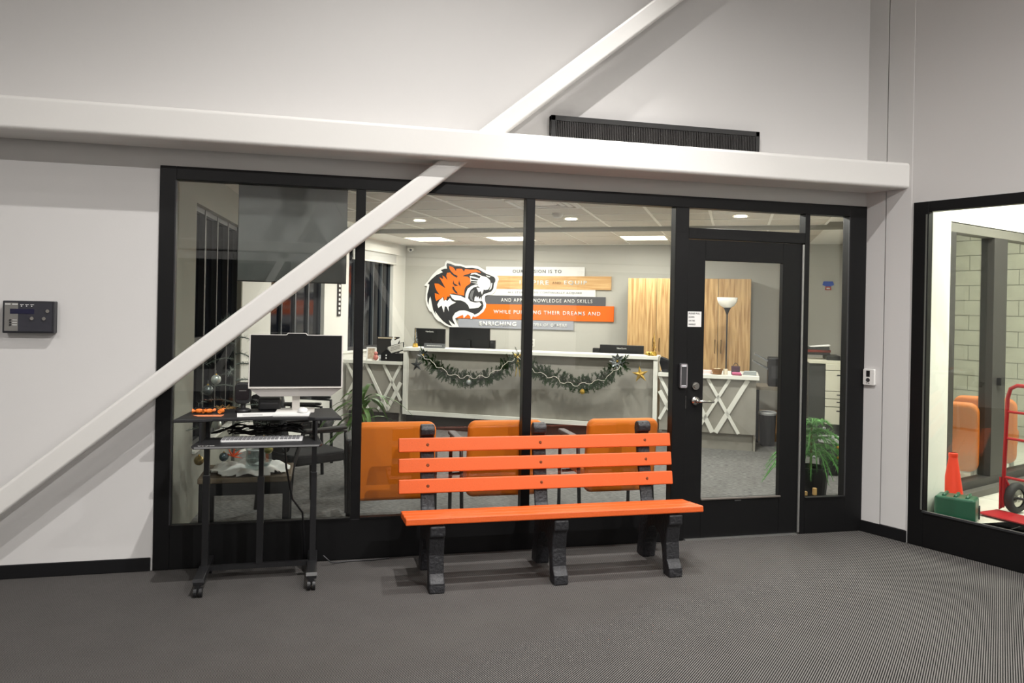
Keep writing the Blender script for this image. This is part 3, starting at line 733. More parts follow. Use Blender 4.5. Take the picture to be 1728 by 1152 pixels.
def wing(name, label, x0, x1, zt, slats, kick):
    t = othing(name, label, 'desk', 0, 5.05)
    MB().box(x0 + .02, x1 - .03, .02, .045, .195, zt - .04).build('front_panel', GREYP, t)
    MB().box(x0, x1, -.03, .72, zt - .045, zt).build('desktop', WHITEP, t, bevel=.003)
    MB().box(x0 + .05, x1 - .06, .06, .09, 0, .195).build('kick_base', kick, t)
    MB().box(x1 - .055, x1 - .03, .045, .68, .0, zt - .045).build('side_panel', GREYP, t)
    for (xa, za, xb, zb, w) in slats:
        v = Vector((xb - xa, 0, zb - za)); L = v.length; a = math.atan2(zb - za, xb - xa)
        MB().box(-L / 2, L / 2, .002, .02, -w / 2, w / 2).build('lattice_slat', WHITEP, t, loc=((xa + xb) / 2, 0, (za + zb) / 2), rot=(0, -a, 0))
    return t
wing('side_desk', 'lower grey side desk with white crossed slats left of the counter', -2.58, -1.73, .880,
     [(-2.26, .83, -1.93, .22, .036), (-2.00, .83, -1.745, .36, .036), (-1.76, .82, -2.07, .23, .036), (-1.75, .60, -1.94, .23, .05), (-2.54, .83, -2.22, .23, .036), (-2.30, .83, -2.56, .34, .036)], KICK)
wing('side_desk', 'lower grey side desk with white crossed slats behind the door glass', 1.61, 2.765, .880,
     [(2.185, .83, 2.545, .20, .036), (2.435, .83, 2.09, .24, .036), (2.64, .83, 2.285, .20, .052), (2.03, .64, 2.25, .20, .052), (1.63, .83, 1.93, .24, .036), (1.63, .66, 1.88, .20, .05), (1.90, .83, 1.63, .32, .036)], GREYP)

# garlands
def swag(n, a, s, b, label, beads):
    t = othing('fir_garland', label, 'garland', 0, 5.04, 0, 0, 'fir garlands on the counter')
    P = []
    for k in range(41):
        u = k / 40.0
        x = a[0] + (b[0] - a[0]) * u; zl = a[1] + (b[1] - a[1]) * u
        um = (s[0] - a[0]) / (b[0] - a[0])
        sag = (s[1] - (a[1] + (b[1] - a[1]) * um))
        z = zl + sag * (1 - ((u - um) / (um if u < um else 1 - um)) ** 2)
        P.append(Vector((x, -.075, z)))
    MB().tube(P, .010, 6).build('stem', mat('stem_brown', (54, 48, 34), .8), t)
    nd = MB()
    for k in range(300):
        p = P[random.randrange(41)]
        ang = random.choice((random.uniform(30, 150), random.uniform(190, 350), random.uniform(190, 350)))
        L = random.uniform(.07, .13)
        d = Vector((math.cos(R(ang)) * .8, random.uniform(-.5, .12), math.sin(R(ang)))).normalized()
        if d.y > .1: d.y = .05
        for j in range(16):
            q = p + d * L * (j / 15.0)
            for h in range(3):
                e = (d * .6 + Vector((random.uniform(-1, 1), random.uniform(-1, .4), random.uniform(-1, 1)))).normalized() * .026
                sd = e.cross(Vector((.3, 1, .2))).normalized() * .0032
                nd.add([q - sd, q + sd, q + e], [(0, 1, 2)])
    o = nd.build('needles', GREEN, t); o['kind'] = 'stuff'
    B = []
    for k in range(60):
        u = k / 59.0; i = u * 40; p = P[min(39, int(i))].lerp(P[min(40, int(i) + 1)], i - int(i))
        B.append(p + Vector((.01 * math.sin(k * 1.7), -.05, beads * abs(math.sin(u * 9)) - .02 * math.sin(k * .8) + .01)))
    MB().tube(B, .0032, 6).build('bead_string', mat('bead_white', (226, 222, 206), .4), t)
    return t
swag(1, (-1.40, .985), (-.745, .70), (-.12, 1.0), 'fir garland hung along the left half of the counter', .02)
swag(2, (-.10, 1.0), (.70, .715), (1.20, 1.0), 'fir garland hung along the right half of the counter', -.03)
def star(label, c, z, r, mm, rot):
    t = othing('star_ornament', label, 'ornament', c, 5.0, z)
    vs = [(0, -.022, 0), (0, .004, 0)]; fs = []
    for k in range(10):
        a = R(90 + 36 * k) + rot; q = r if k % 2 == 0 else r * .36
        vs.append((q * math.cos(a), 0, q * math.sin(a)))
    for k in range(10):
        fs.append((0, 2 + k, 2 + (k + 1) % 10)); fs.append((1, 2 + (k + 1) % 10, 2 + k))
    MB().add(vs, fs).build('star', mm, t)
    MB().tube([(0, .0, r), (0, .005, r + .06)], .0015, 5).build('hanger', SILV2, t)
star('dark silver star ornament at the left end of the garland', -1.50, .85, .095, mat('dark_star', (66, 70, 72), .35, metal=.6), .1)
star('gold glitter star ornament at the right end of the counter', 1.40, .85, .105, GOLD, .12)
def bauble(name, label, loc, r, mm, rotz=0, group=None):
    t = thing(name, label, 'bauble', loc, rotz, group)
    MB().sph((0, 0, 0), r, 18).build('ball', mm, t, smooth=True)
    MB().cyl((0, 0, r * .95), (0, 0, r * 1.2), r * .2, r * .18, 10).build('cap', GOLD, t)
    MB().tube([(0, 0, r * 1.2), (0, 0, r * 1.9)], .0012, 5).build('thread', SILV2, t)
    return t
bauble('bauble', 'silver glitter ball on the lowest point of the left garland', OE(-.745, 4.915, .668), .033, SILV2, OR)
bauble('bauble', 'gold ball hanging under the right garland', OE(.71, 4.95, .615), .034, GOLD, OR)
def flower(label, c, z, r, mm, n=8):
    t = othing('poinsettia_pick', label, 'ornament', c, 4.975, z)
    pet = None
    for k in range(n):
        for ring, s in ((0, 1.0), (1, .62)):
            a = 2 * PI * (k + .5 * ring) / n
            o = MB().add([(0, 0, 0), (-.25 * r * s, -.02, .55 * r * s), (0, -.03, r * s), (.25 * r * s, -.02, .55 * r * s), (0, -.005, .5 * r * s)], [(0, 3, 4), (0, 4, 1), (4, 3, 2), (4, 2, 1)]).build('petal', mm, t, rot=(0, a, 0), loc=(0, -.012 * ring, 0))
            sm_ = o.modifiers.new('solid', 'SOLIDIFY'); sm_.thickness = .003
    MB().sph((0, -.03, 0), .014, 10).build('centre', GOLD, t)
flower('grey silver poinsettia at the left garland end above the star', -1.39, .985, .085, mat('grey_petal', (108, 112, 112), .45, metal=.4))
flower('silver poinsettia at the right garland end', 1.13, 1.00, .10, mat('silver_petal', (134, 140, 140), .4, metal=.4))
bw = othing('ribbon_bow', 'gold ribbon bow where the two garlands meet', 'bow', -.115, 4.96, 1.0)
GRB = mat('gold_ribbon', (206, 178, 84), .35, metal=.4)
for s in (-1, 1):
    o = MB().tube([(0, 0, 0), (s * .03, -.02, .035), (s * .055, -.01, .04), (s * .05, 0, .01), (0, 0, 0)], .012, 8).build('loop', GRB, bw, smooth=True)
    MB().tube([(0, 0, 0), (s * .012, -.012, -.08), (s * .018, 0, -.16), (s * .03, -.01, -.24)], [.010, .008, .008, .006], 6).build('tail', GRB, bw, smooth=True)
MB().sph((0, -.02, 0), .016, 10).build('knot', GRB, bw)

# ledge items
def minitree(label, c, d, z, h, mm, base):
    t = othing('tabletop_tree', label, 'ornament', c, d, z)
    MB().cyl((0, 0, 0), (0, 0, .05), .04, .03, 12).build('base', base, t)
    MB().cyl((0, 0, .05), (0, 0, h), .005, .003, 6).build('trunk', base, t)
    f = MB()
    for k in range(150):
        u = random.random(); a = random.random() * 2 * PI; r = .045 * (1 - u) + .006
        p = Vector((0, 0, .05 + (h - .05) * u)); e = Vector((math.cos(a) * r, math.sin(a) * r, .008)); sd = Vector((-math.sin(a), math.cos(a), .5)) * .004
        f.add([p - sd, p + sd, p + e], [(0, 1, 2)])
    o = f.build('tinsel', mm, t); o['kind'] = 'stuff'
minitree('small silver tinsel tree with gold base on the left end of the ledge', -1.60, 5.17, 1.07, .26, SILV2, GOLD)
minitree('small gold tinsel tree on the right end of the ledge', 1.54, 5.17, 1.07, .28, GOLD, GOLD)
np_ = othing('name_plate', 'small grey name plate on the counter ledge before the left monitor', 'name plate', -1.30, 5.10, 1.07)
MB().add([(-.145, -.01, 0), (.145, -.01, 0), (.145, .03, 0), (-.145, .03, 0), (-.145, .006, .062), (.145, .006, .062), (.145, .014, .062), (-.145, .014, .062)], [(0, 3, 2, 1), (4, 5, 6, 7), (0, 1, 5, 4), (1, 2, 6, 5), (2, 3, 7, 6), (3, 0, 4, 7)]).build('plate', mat('plate_grey', (112, 114, 116), .4, metal=.4), np_)
for k in range(9): MB().box(-.105 + k * .024, -.087 + k * .024, -.0035, -.001, .028, .036).build('letter_mark', PAPER, np_)
gb_ = othing('gift_bow', 'crumpled gold bow on the right end of the ledge', 'bow', 1.485, 5.12, 1.07)
for k in range(7):
    a = 2 * PI * k / 7; MB().tube([(0, 0, .01), (.03 * math.cos(a), .03 * math.sin(a), .045), (.05 * math.cos(a), .05 * math.sin(a), .02), (.01, 0, .008)], .008, 6).build('loop', GRB, gb_, smooth=True)
def monitor(label, c0, c1, ztop, d, brand=None, tw=.15):
    w = c1 - c0; t = othing('computer_monitor', label, 'monitor', (c0 + c1) / 2, d, .75)
    h = .33 if w < .56 else .34; zt = ztop - .75
    MB().box(-w / 2, w / 2, 0, .035, zt - h, zt).build('housing', DARK, t, bevel=.006)
    MB().box(-w / 2 + .01, w / 2 - .01, .034, .037, zt - h + .015, zt - .01).build('screen', mat('screen_black', (16, 16, 17), .3), t)
    MB().box(-.03, .03, -.03, .0, .01, max(.12, zt - h / 2)).build('stand', DARK, t); MB().prism(rrect(-.11, .11, -.1, .1, .02), 'z', 0, .012).build('base', DARK, t)
    if brand: text('lettering', brand, PAPER, t, (-tw / 2, -.001, zt - .052), width=tw, extrude=.001)
monitor('dark monitor back with brand lettering behind the left end of the counter', -1.76, -1.31, 1.315, 5.5, 'ViewSonic', .12)
monitor('larger black monitor beside the first behind the counter', -1.25, -.67, 1.342, 5.5)
monitor('low black monitor back with brand lettering at the right of the counter', .82, 1.38, 1.172, 5.5, 'ViewSonic', .125)
sp = othing('desk_speaker', 'small black speaker beside the low right monitor behind the counter', 'speaker', .775, 5.52, .75)
MB().box(-.045, .045, -.04, .04, 0, .375).build('cabinet', DARK, sp, bevel=.006); MB().cyl((0, -.041, .3), (0, -.038, .3), .03, n=16).build('driver', DARK2, sp)
wp = othing('webcam', 'small black device at the edge of the larger monitor behind the counter', 'device', -.63, 5.52, .75)
MB().box(-.035, .035, -.03, .03, 0, .43).build('body', DARK, wp, bevel=.006)
MB().box(-.02, .02, -.032, -.029, .39, .42).build('front', DARK2, wp)
wo = othing('wall_outlet', 'small white outlet cover on the office back wall', 'outlet', -.49, 7.07, 1.09)
MB().box(-.04, .04, -.008, 0, -.06, .06).build('plate', OWHITE, wo, bevel=.003)
for z in (-.025, .025): MB().box(-.018, .018, -.0095, -.007, z - .015, z + .015).build('socket', mat('socket_grey', (150, 146, 140), .5), wo)

# items on the left side desk
pf = othing('photo_frame', 'white photo frame leaning on the left side desk', 'picture frame', -2.21, 5.10, .88, R(20))
f = MB(); f.box(-.065, .065, 0, .015, 0, .018); f.box(-.065, .065, 0, .015, .160, .178); f.box(-.065, -.047, 0, .015, 0, .178); f.box(.047, .065, 0, .015, 0, .178)
f.build('frame', PAPER, pf, rot=(R(-12), 0, 0)); MB().box(-.05, .05, .006, .012, .015, .165).build('picture', mat('photo_beige', (188, 172, 150), .6, vary=.3, vscale=30), pf, rot=(R(-12), 0, 0))
pk = othing('toy_figure', 'small pink figure beside the photo frame', 'figurine', -2.12, 5.06, .88)
MB().sph((0, 0, .04), .04, 12, (.9, .7, 1)).build('body', mat('toy_pink', (206, 128, 118), .5), pk, smooth=True); MB().sph((0, 0, .095), .026, 12).build('head', mat('toy_pink', (206, 128, 118), .5), pk, smooth=True)
cu = othing('paper_cup', 'small pale cup on the left side desk', 'cup', -2.045, 5.06, .88)
MB().lathe([(0, 0), (.025, 0), (.032, .075), (.029, .075), (.024, .006), (0, .006)], n=18).build('cup', mat('cup_grey', (176, 180, 186), .4), cu, smooth=True); MB().lathe([(.0285, .03), (.0305, .05)], n=18).build('band', PAPER, cu)
bb = othing('house_box', 'black house shaped box on the left side desk', 'box', -1.965, 5.09, .88, R(10))
MB().prism([(-.075, 0), (.075, 0), (.075, .10), (0, .165), (-.075, .10)], 'y', -.05, .05).build('body', DARK, bb, bevel=.003)
for x in (-.01, .028):
    for z in (.03, .065): MB().box(x, x + .016, -.0525, -.049, z, z + .02).build('window_mark', PAPER, bb)
bx = othing('card_box', 'black box holding a tilted placard on the left side desk', 'box', -1.835, 5.10, .88)
MB().box(-.095, .095, -.06, .06, 0, .105).build('body', DARK, bx, bevel=.004)
pl_ = othing('tilted_placard', 'pale printed placard with black rim tilted on the black box', 'sign', -1.83, 5.05, .995, 0)
PLm = MB().box(-.125, .125, 0, .012, 0, .13).build('board', DARK, pl_, rot=(R(-30), R(-17), 0), bevel=.003)
MB().box(-.113, .113, -.002, .001, .010, .120).build('sheet', mat('placard_grey', (190, 188, 180), .6), pl_, rot=(R(-30), R(-17), 0))
for k in range(3): MB().box(-.07, .07, -.003, -.0015, .045 + k * .022, .053 + k * .022).build('printed_line', mat('print_grey2', (110, 104, 100), .8), pl_, rot=(R(-30), R(-17), 0))
m2_ = othing('computer_monitor', 'dark monitor under the office window behind the side desk', 'monitor', -2.18, 5.55, .88)
MB().box(-.17, .17, 0, .03, .03, .30).build('housing', DARK, m2_, bevel=.005); MB().box(-.15, .12, -.002, .0, .275, .29).build('top_strip', mat('strip_beige', (206, 190, 166), .5), m2_)
MB().box(-.1, .1, -.06, .06, 0, .012).build('base', DARK, m2_); MB().box(-.02, .02, .01, .03, .01, .1).build('stand', DARK, m2_)
fl_ = othing('paper_flower', 'white paper standing figure beside the monitor under the window', 'ornament', -1.99, 5.35, .88)
MB().prism([(-.02, 0), (.02, 0), (.05, .22), (.09, .30), (.0, .26), (-.01, .33), (-.05, .25)], 'y', 0, .008).build('sheet', PAPER, fl_)
MB().cyl((0, .004, .0), (0, .004, .01), .04, n=12).build('base', PAPER, fl_)

# items on the right side desk
def small(name, label, cat, c, d): return othing(name, label, cat, c, d, .88)
t = small('paper_stack', 'pale pink paper stack left of the basket on the right desk', 'paper', 2.155, 5.16)
for k in range(4): MB().box(-.07, .07, -.05, .05, k * .011, k * .011 + .010).build('sheet', mat('pink_paper', (228, 208, 206), .8), t, rot=(0, 0, R(3 * (k % 2))))
t = small('wicker_basket', 'small brown wicker basket on the right desk', 'basket', 2.29, 5.10)
bk = MB(); bk.lathe([(0, .004), (.05, .004), (.066, .07), (.060, .07), (.046, .012), (0, .012)], n=20)
bk.build('bowl', mat('wicker', (150, 104, 52), .7, bump=.8, bscale=120, vary=.3, vscale=90), t)
for k in range(4): MB().tube([((.052 + .004 * k) * math.cos(a), (.052 + .004 * k) * math.sin(a), .012 + .018 * k) for a in [2 * PI * j / 20 for j in range(21)]], .004, 6).build('weave_band', mat('wicker_dark', (124, 82, 40), .7), t)
for k in range(6): MB().sph((.03 * math.cos(k), .03 * math.sin(k * 1.7), .06), .014, 8).build('candy', mat('basket_candy', (220, 204, 170), .5), t)
t = small('candle', 'short cream candle beside the basket', 'candle', 2.385, 5.14)
MB().cyl((0, 0, 0), (0, 0, .065), .026, n=18).build('wax', mat('cream_wax', (220, 212, 190), .5), t); MB().cyl((0, 0, .065), (0, 0, .075), .002, n=6).build('wick', DARK, t)
t = small('gift_bag', 'small dark purple gift bag on the right desk', 'bag', 2.50, 5.20)
MB().box(-.05, .05, -.03, .03, 0, .10).build('body', mat('bag_purple', (68, 46, 60), .5, vary=.3, vscale=40), t)
for s in (-1, 1): MB().tube([(-.03, s * .028, .10), (-.01, s * .028, .135), (.012, s * .028, .135), (.03, s * .028, .10)], .003, 6).build('handle', DARK, t)
t = small('folded_cloth', 'pink folded cloth at the front of the right desk', 'cloth', 2.515, 5.08)
MB().box(-.055, .055, -.035, .035, 0, .018).build('fold', mat('dark_pink', (140, 58, 84), .8), t, bevel=.006); MB().box(-.055, .045, -.03, .035, .018, .036).build('fold', mat('hot_pink', (214, 110, 150), .8), t, bevel=.007)
t = small('folded_cloth', 'grey folded cloth at the end of the right desk', 'cloth', 2.66, 5.20)
for k in range(3): MB().box(-.08 + .008 * k, .075, -.04, .045, k * .016, k * .016 + .015).build('fold', mat('grey_cloth', (158, 164, 164), .9), t, bevel=.006)
t = small('handbag', 'black handbag leaning on the desk beside the counter end', 'bag', 1.76, 5.14)
MB().prism([(-.11, 0), (.12, 0), (.15, .05), (.11, .13), (-.02, .15), (-.13, .19), (-.145, .12)], 'y', -.05, .06).build('body', mat('bag_black', (26, 28, 32), .4, bump=.5, bscale=30), t, bevel=.012)
MB().tube([(-.02, -.06, .04), (.02, -.085, -.02), (.05, -.085, -.06), (.09, -.06, .02)], .007, 6).build('strap', DARK, t)

# floor lamp and tall cabinet
fl = othing('floor_lamp', 'black torchiere floor lamp with white bowl shade before the oak cabinet', 'lamp', 2.385, 5.62)
MB().lathe([(0, 0), (.13, 0), (.13, .015), (.03, .03), (0, .032)], n=24).build('base', DARK, fl); MB().cyl((0, 0, .03), (0, 0, 1.60), .010, n=12).build('pole', DARK, fl)
MB().lathe([(.012, 1.59), (.02, 1.62), (.045, 1.675), (.05, 1.69), (0, 1.69)], n=20).build('socket_cone', DARK, fl, smooth=True)
MB().lathe([(.045, 1.675), (.085, 1.70), (.115, 1.745), (.125, 1.80), (.120, 1.80), (.110, 1.747), (.08, 1.707), (.02, 1.69)], n=28).build('shade', mat('lamp_white', (238, 236, 228), .5), fl, smooth=True)
cab = othing('tall_cabinet', 'tall light oak cabinet with four doors at the office back wall', 'cabinet', 0, 6.5)
MB().box(1.03, 2.682, .022, .55, 0, 2.07).build('carcass', mat('cab_side', (108, 106, 100), .6), cab)
HB = mat('handle_bronze', (90, 74, 50), .35, metal=.8)
for k, (a, b_) in enumerate(((1.03, 1.432), (1.432, 1.845), (1.845, 2.258), (2.258, 2.682))):
    d_ = MB().box(a + .003, b_ - .003, 0, .02, .06, 2.068).build('door', WOOD, cab, bevel=.002)
    hx = (b_ - .035) if k in (0, 2) else (a + .045)
    if k == 0: hx = b_ - .04
    MB().tube([(hx, .0, 1.06), (hx, -.028, 1.07), (hx, -.028, 1.23), (hx, 0, 1.24)], .005, 6).build('handle', HB, d_)

# mission sign boards
BD = [(-1.25, .305, 2.1125, 2.252, .012, mat('board_white', (236, 236, 234), .5)), (-1.25, .708, 1.9105, 2.1115, .020, WOODB), (-1.25, .474, 1.8065, 1.9095, .014, mat('board_white', (236, 236, 234), .5)),
      (-1.35, .627, 1.6725, 1.8055, .010, mat('board_slate', (88, 88, 92), .5)), (-1.74, .756, 1.440, 1.6715, .020, mat('board_orange', (240, 108, 8), .5)), (-1.69, .153, 1.300, 1.439, .012, mat('board_grey', (158, 160, 168), .5))]
NM = ('white board reading OUR MISSION IS TO at the top of the wall sign', 'oak board reading INSPIRE AND EQUIP', 'narrow white board reading ALL STUDENTS TO CONTINUALLY ACQUIRE', 'slate grey board reading AND APPLY KNOWLEDGE AND SKILLS', 'wide orange board reading WHILE PURSUING THEIR DREAMS AND', 'light grey board reading ENRICHING THE LIVES OF OTHERS')
TG = mat('text_grey', (96, 98, 102), .5); TBR = mat('text_brown', (140, 104, 66), .5); TLG = mat('text_lightgrey', (140, 140, 140), .5)
LINES = [[('OUR MISSION IS TO', TG, -.815, -.050, .050, .006)], [('INSPIRE', PAPER, -.70, -.242, .068, .02), ('AND', TBR, -.186, -.055, .036, 0), ('EQUIP', PAPER, -.004, .344, .070, .02)],
         [('ALL STUDENTS TO CONTINUALLY ACQUIRE', TLG, -.885, .268, .034, .004)], [('AND APPLY KNOWLEDGE AND SKILLS', PAPER, -.995, .430, .055, .005)],
         [('WHILE PURSUING THEIR DREAMS AND', PAPER, -1.108, .556, .058, .01)], [('ENRICHING', PAPER, -1.338, -.740, .070, .03), ('THE LIVES OF OTHERS', PAPER, -.655, .048, .046, .01)]]
for k, (a, b_, z0, z1, th_, mm) in enumerate(BD):
    t = othing('sign_board', NM[k], 'sign', 0, 7.07, 0, 0, 'boards of the mission sign')
    MB().box(a, b_, -.012 - th_, -.001, z0, z1).build('board', mm, t, bevel=.001)
    for s, mm2, x0, x1, h, bo in LINES[k]:
        text('lettering', s, mm2, t, (x0, -.0122 - th_, (z0 + z1) / 2 - h / 2), width=x1 - x0, height=h, extrude=.006, spacing=1.25, bold=bo)

# tiger emblem: flat layered panels
LOGO = {'white_outline': [(-1.894, 2.347), (-1.852, 2.339), (-1.755, 2.299), (-1.658, 2.288), (-1.586, 2.263), (-1.467, 2.269), (-1.384, 2.259), (-1.325, 2.23), (-1.253, 2.191), (-1.159, 2.159), (-1.088, 2.132), (-1.041, 2.087), (-1.034, 2.048), (-1.056, 1.998), (-1.066, 1.92), (-1.094, 1.864), (-1.14, 1.819), (-1.21, 1.812), (-1.25, 1.795), (-1.255, 1.761), (-1.249, 1.717), (-1.23, 1.672), (-1.235, 1.617), (-1.275, 1.549), (-1.356, 1.486), (-1.408, 1.465), (-1.445, 1.478), (-1.462, 1.436), (-1.479, 1.433), (-1.486, 1.477), (-1.528, 1.504), (-1.575, 1.462), (-1.593, 1.441), (-1.608, 1.497), (-1.665, 1.473), (-1.736, 1.438), (-1.724, 1.392), (-1.673, 1.304), (-1.734, 1.3), (-1.829, 1.3), (-1.903, 1.326), (-1.976, 1.375), (-2.028, 1.391), (-2.088, 1.453), (-2.133, 1.531), (-2.17, 1.541), (-2.22, 1.632), (-2.241, 1.724), (-2.237, 1.838), (-2.221, 1.94), (-2.271, 1.946), (-2.198, 2.032), (-2.127, 2.124), (-2.055, 2.193), (-1.983, 2.238), (-1.929, 2.256), (-1.924, 2.307)], 'black': [(-1.887, 2.302), (-1.826, 2.291), (-1.754, 2.263), (-1.657, 2.257), (-1.574, 2.229), (-1.467, 2.232), (-1.371, 2.213), (-1.312, 2.18), (-1.252, 2.147), (-1.181, 2.12), (-1.11, 2.092), (-1.089, 2.064), (-1.088, 2.02), (-1.108, 1.992), (-1.118, 1.908), (-1.153, 1.864), (-1.21, 1.846), (-1.268, 1.822), (-1.304, 1.783), (-1.308, 1.727), (-1.284, 1.694), (-1.272, 1.649), (-1.288, 1.593), (-1.345, 1.536), (-1.416, 1.501), (-1.434, 1.521), (-1.523, 1.553), (-1.584, 1.569), (-1.667, 1.562), (-1.738, 1.525), (-1.779, 1.46), (-1.778, 1.426), (-1.734, 1.342), (-1.758, 1.349), (-1.845, 1.413), (-1.818, 1.356), (-1.782, 1.312), (-1.867, 1.344), (-1.94, 1.393), (-2.003, 1.455), (-2.078, 1.55), (-2.064, 1.487), (-2.108, 1.566), (-2.136, 1.679), (-2.159, 1.776), (-2.18, 1.736), (-2.19, 1.644), (-2.21, 1.701), (-2.212, 1.815), (-2.189, 1.895), (-2.179, 1.964), (-2.209, 1.976), (-2.15, 2.044), (-2.065, 2.114), (-1.957, 2.159), (-1.995, 2.193), (-1.922, 2.216), (-1.886, 2.216), (-1.899, 2.273)], 'orange': [(-1.85, 2.257), (-1.789, 2.239), (-1.765, 2.217), (-1.734, 2.17), (-1.731, 2.211), (-1.692, 2.217), (-1.639, 2.215), (-1.602, 2.167), (-1.585, 2.21), (-1.489, 2.201), (-1.406, 2.204), (-1.347, 2.18), (-1.323, 2.152), (-1.394, 2.165), (-1.465, 2.157), (-1.535, 2.134), (-1.595, 2.117), (-1.624, 2.099), (-1.54, 2.092), (-1.498, 2.061), (-1.491, 2.016), (-1.497, 1.983), (-1.556, 1.948), (-1.579, 1.914), (-1.59, 1.869), (-1.594, 1.795), (-1.648, 1.806), (-1.697, 1.813), (-1.769, 1.828), (-1.828, 1.82), (-1.84, 1.775), (-1.87, 1.78), (-1.887, 1.729), (-1.917, 1.712), (-1.936, 1.774), (-1.997, 1.739), (-2.057, 1.704), (-2.076, 1.76), (-2.084, 1.829), (-1.998, 1.801), (-2.048, 1.863), (-2.079, 1.919), (-2.093, 1.982), (-2.026, 1.977), (-1.903, 1.904), (-1.953, 1.989), (-2.01, 2.079), (-1.942, 2.046), (-1.962, 2.108), (-1.931, 2.091), (-1.87, 2.03), (-1.895, 2.103), (-1.884, 2.149), (-1.835, 2.155), (-1.799, 2.116), (-1.72, 2.072), (-1.703, 2.104), (-1.763, 2.127), (-1.812, 2.172), (-1.844, 2.216)], 'stripe1': [(-1.773, 2.042), (-1.784, 1.98), (-1.747, 1.943), (-1.687, 1.946), (-1.736, 1.975), (-1.76, 1.986)], 'stripe2': [(-1.792, 1.934), (-1.782, 1.889), (-1.745, 1.845), (-1.697, 1.816), (-1.709, 1.851), (-1.746, 1.89), (-1.765, 1.934)], 'stripe3': [(-1.674, 2.043), (-1.692, 1.981), (-1.651, 1.933), (-1.656, 1.976), (-1.671, 2.003)], 'cheek': [(-1.828, 1.814), (-1.744, 1.804), (-1.648, 1.789), (-1.576, 1.757), (-1.503, 1.713), (-1.407, 1.69), (-1.337, 1.699), (-1.303, 1.66), (-1.347, 1.615), (-1.43, 1.6), (-1.5, 1.595), (-1.519, 1.645), (-1.574, 1.695), (-1.646, 1.722), (-1.742, 1.723), (-1.791, 1.753)], 'jaw': [(-1.57, 1.748), (-1.568, 1.824), (-1.536, 1.903), (-1.472, 1.949), (-1.39, 1.975), (-1.368, 1.944), (-1.437, 1.927), (-1.489, 1.882), (-1.519, 1.819), (-1.527, 1.757), (-1.491, 1.713)], 'muzzle': [(-1.477, 2.146), (-1.405, 2.154), (-1.31, 2.107), (-1.227, 2.088), (-1.174, 2.041), (-1.158, 1.986), (-1.172, 1.941), (-1.2, 1.896), (-1.246, 1.888), (-1.306, 1.906), (-1.365, 1.944), (-1.378, 1.984), (-1.491, 2.007), (-1.492, 2.061), (-1.505, 2.1)], 'bar1': [(-1.523, 2.112), (-1.429, 2.132), (-1.322, 2.1), (-1.345, 2.068), (-1.428, 2.092)], 'bar2': [(-1.489, 2.081), (-1.362, 2.051), (-1.379, 2.034), (-1.477, 2.044)], 'bar3': [(-1.486, 2.028), (-1.376, 2.02), (-1.383, 2.0), (-1.476, 2.005)], 'tuft': [(-1.948, 1.762), (-1.929, 1.706), (-1.899, 1.727), (-1.869, 1.707), (-1.827, 1.753), (-1.79, 1.708), (-1.724, 1.687), (-1.801, 1.651), (-1.849, 1.616), (-1.841, 1.543), (-1.879, 1.616), (-1.909, 1.627), (-1.925, 1.529), (-1.964, 1.637), (-2.018, 1.596), (-2.037, 1.647), (-2.002, 1.716)], 'fang': [(-1.389, 1.925), (-1.306, 1.915), (-1.271, 1.893), (-1.298, 1.816), (-1.319, 1.873), (-1.352, 1.85)], 'lowerteeth': [(-1.379, 1.76), (-1.356, 1.788), (-1.338, 1.738), (-1.321, 1.777), (-1.304, 1.716), (-1.372, 1.71), (-1.42, 1.714), (-1.416, 1.77), (-1.392, 1.793)], 'lip': [(-1.146, 2.0), (-1.132, 1.992), (-1.147, 1.913), (-1.179, 1.885), (-1.16, 1.941)], 'nose': [(-1.239, 2.117), (-1.169, 2.099), (-1.178, 2.083), (-1.216, 2.094)], 'tongue': [(-1.499, 1.802), (-1.471, 1.871), (-1.424, 1.885), (-1.444, 1.82), (-1.457, 1.758), (-1.442, 1.714), (-1.486, 1.741)]}
em = othing('tiger_emblem', 'layered orange, black and white roaring tiger head emblem on the wall sign', 'emblem', 0, 7.07)
EW = mat('emblem_white', (240, 240, 238), .5); EB = mat('emblem_black', (44, 44, 46), .5); EO = mat('emblem_orange', (246, 112, 14), .5); EG = mat('emblem_grey', (110, 110, 112), .5)
LAY = {'white_outline': (EW, .040), 'black': (EB, .044), 'orange': (EO, .048), 'stripe1': (EB, .051), 'stripe2': (EB, .051), 'stripe3': (EB, .051), 'cheek': (EW, .050), 'jaw': (EW, .049), 'muzzle': (EW, .050), 'bar1': (EB, .053), 'bar2': (EB, .053), 'bar3': (EB, .053), 'tuft': (EW, .050),
       'fang': (EW, .052), 'lowerteeth': (EW, .052), 'lip': (EW, .051), 'nose': (EW, .051), 'tongue': (EG, .047)}
NMS = {'white_outline': 'outline_panel', 'black': 'dark_panel', 'orange': 'orange_fur', 'cheek': 'white_cheek', 'jaw': 'white_jaw', 'muzzle': 'muzzle', 'tuft': 'white_tuft', 'fang': 'upper_fangs', 'lowerteeth': 'lower_teeth', 'lip': 'lip_highlight', 'nose': 'nose_highlight', 'tongue': 'tongue'}
for k, poly in LOGO.items():
    mm, y = LAY[k]
    MB().prism([(x, z) for x, z in poly], 'y', -y, -y + .006).build(NMS.get(k, 'fur_stripe' if k.startswith('s') else 'whisker_stripe'), mm, em)

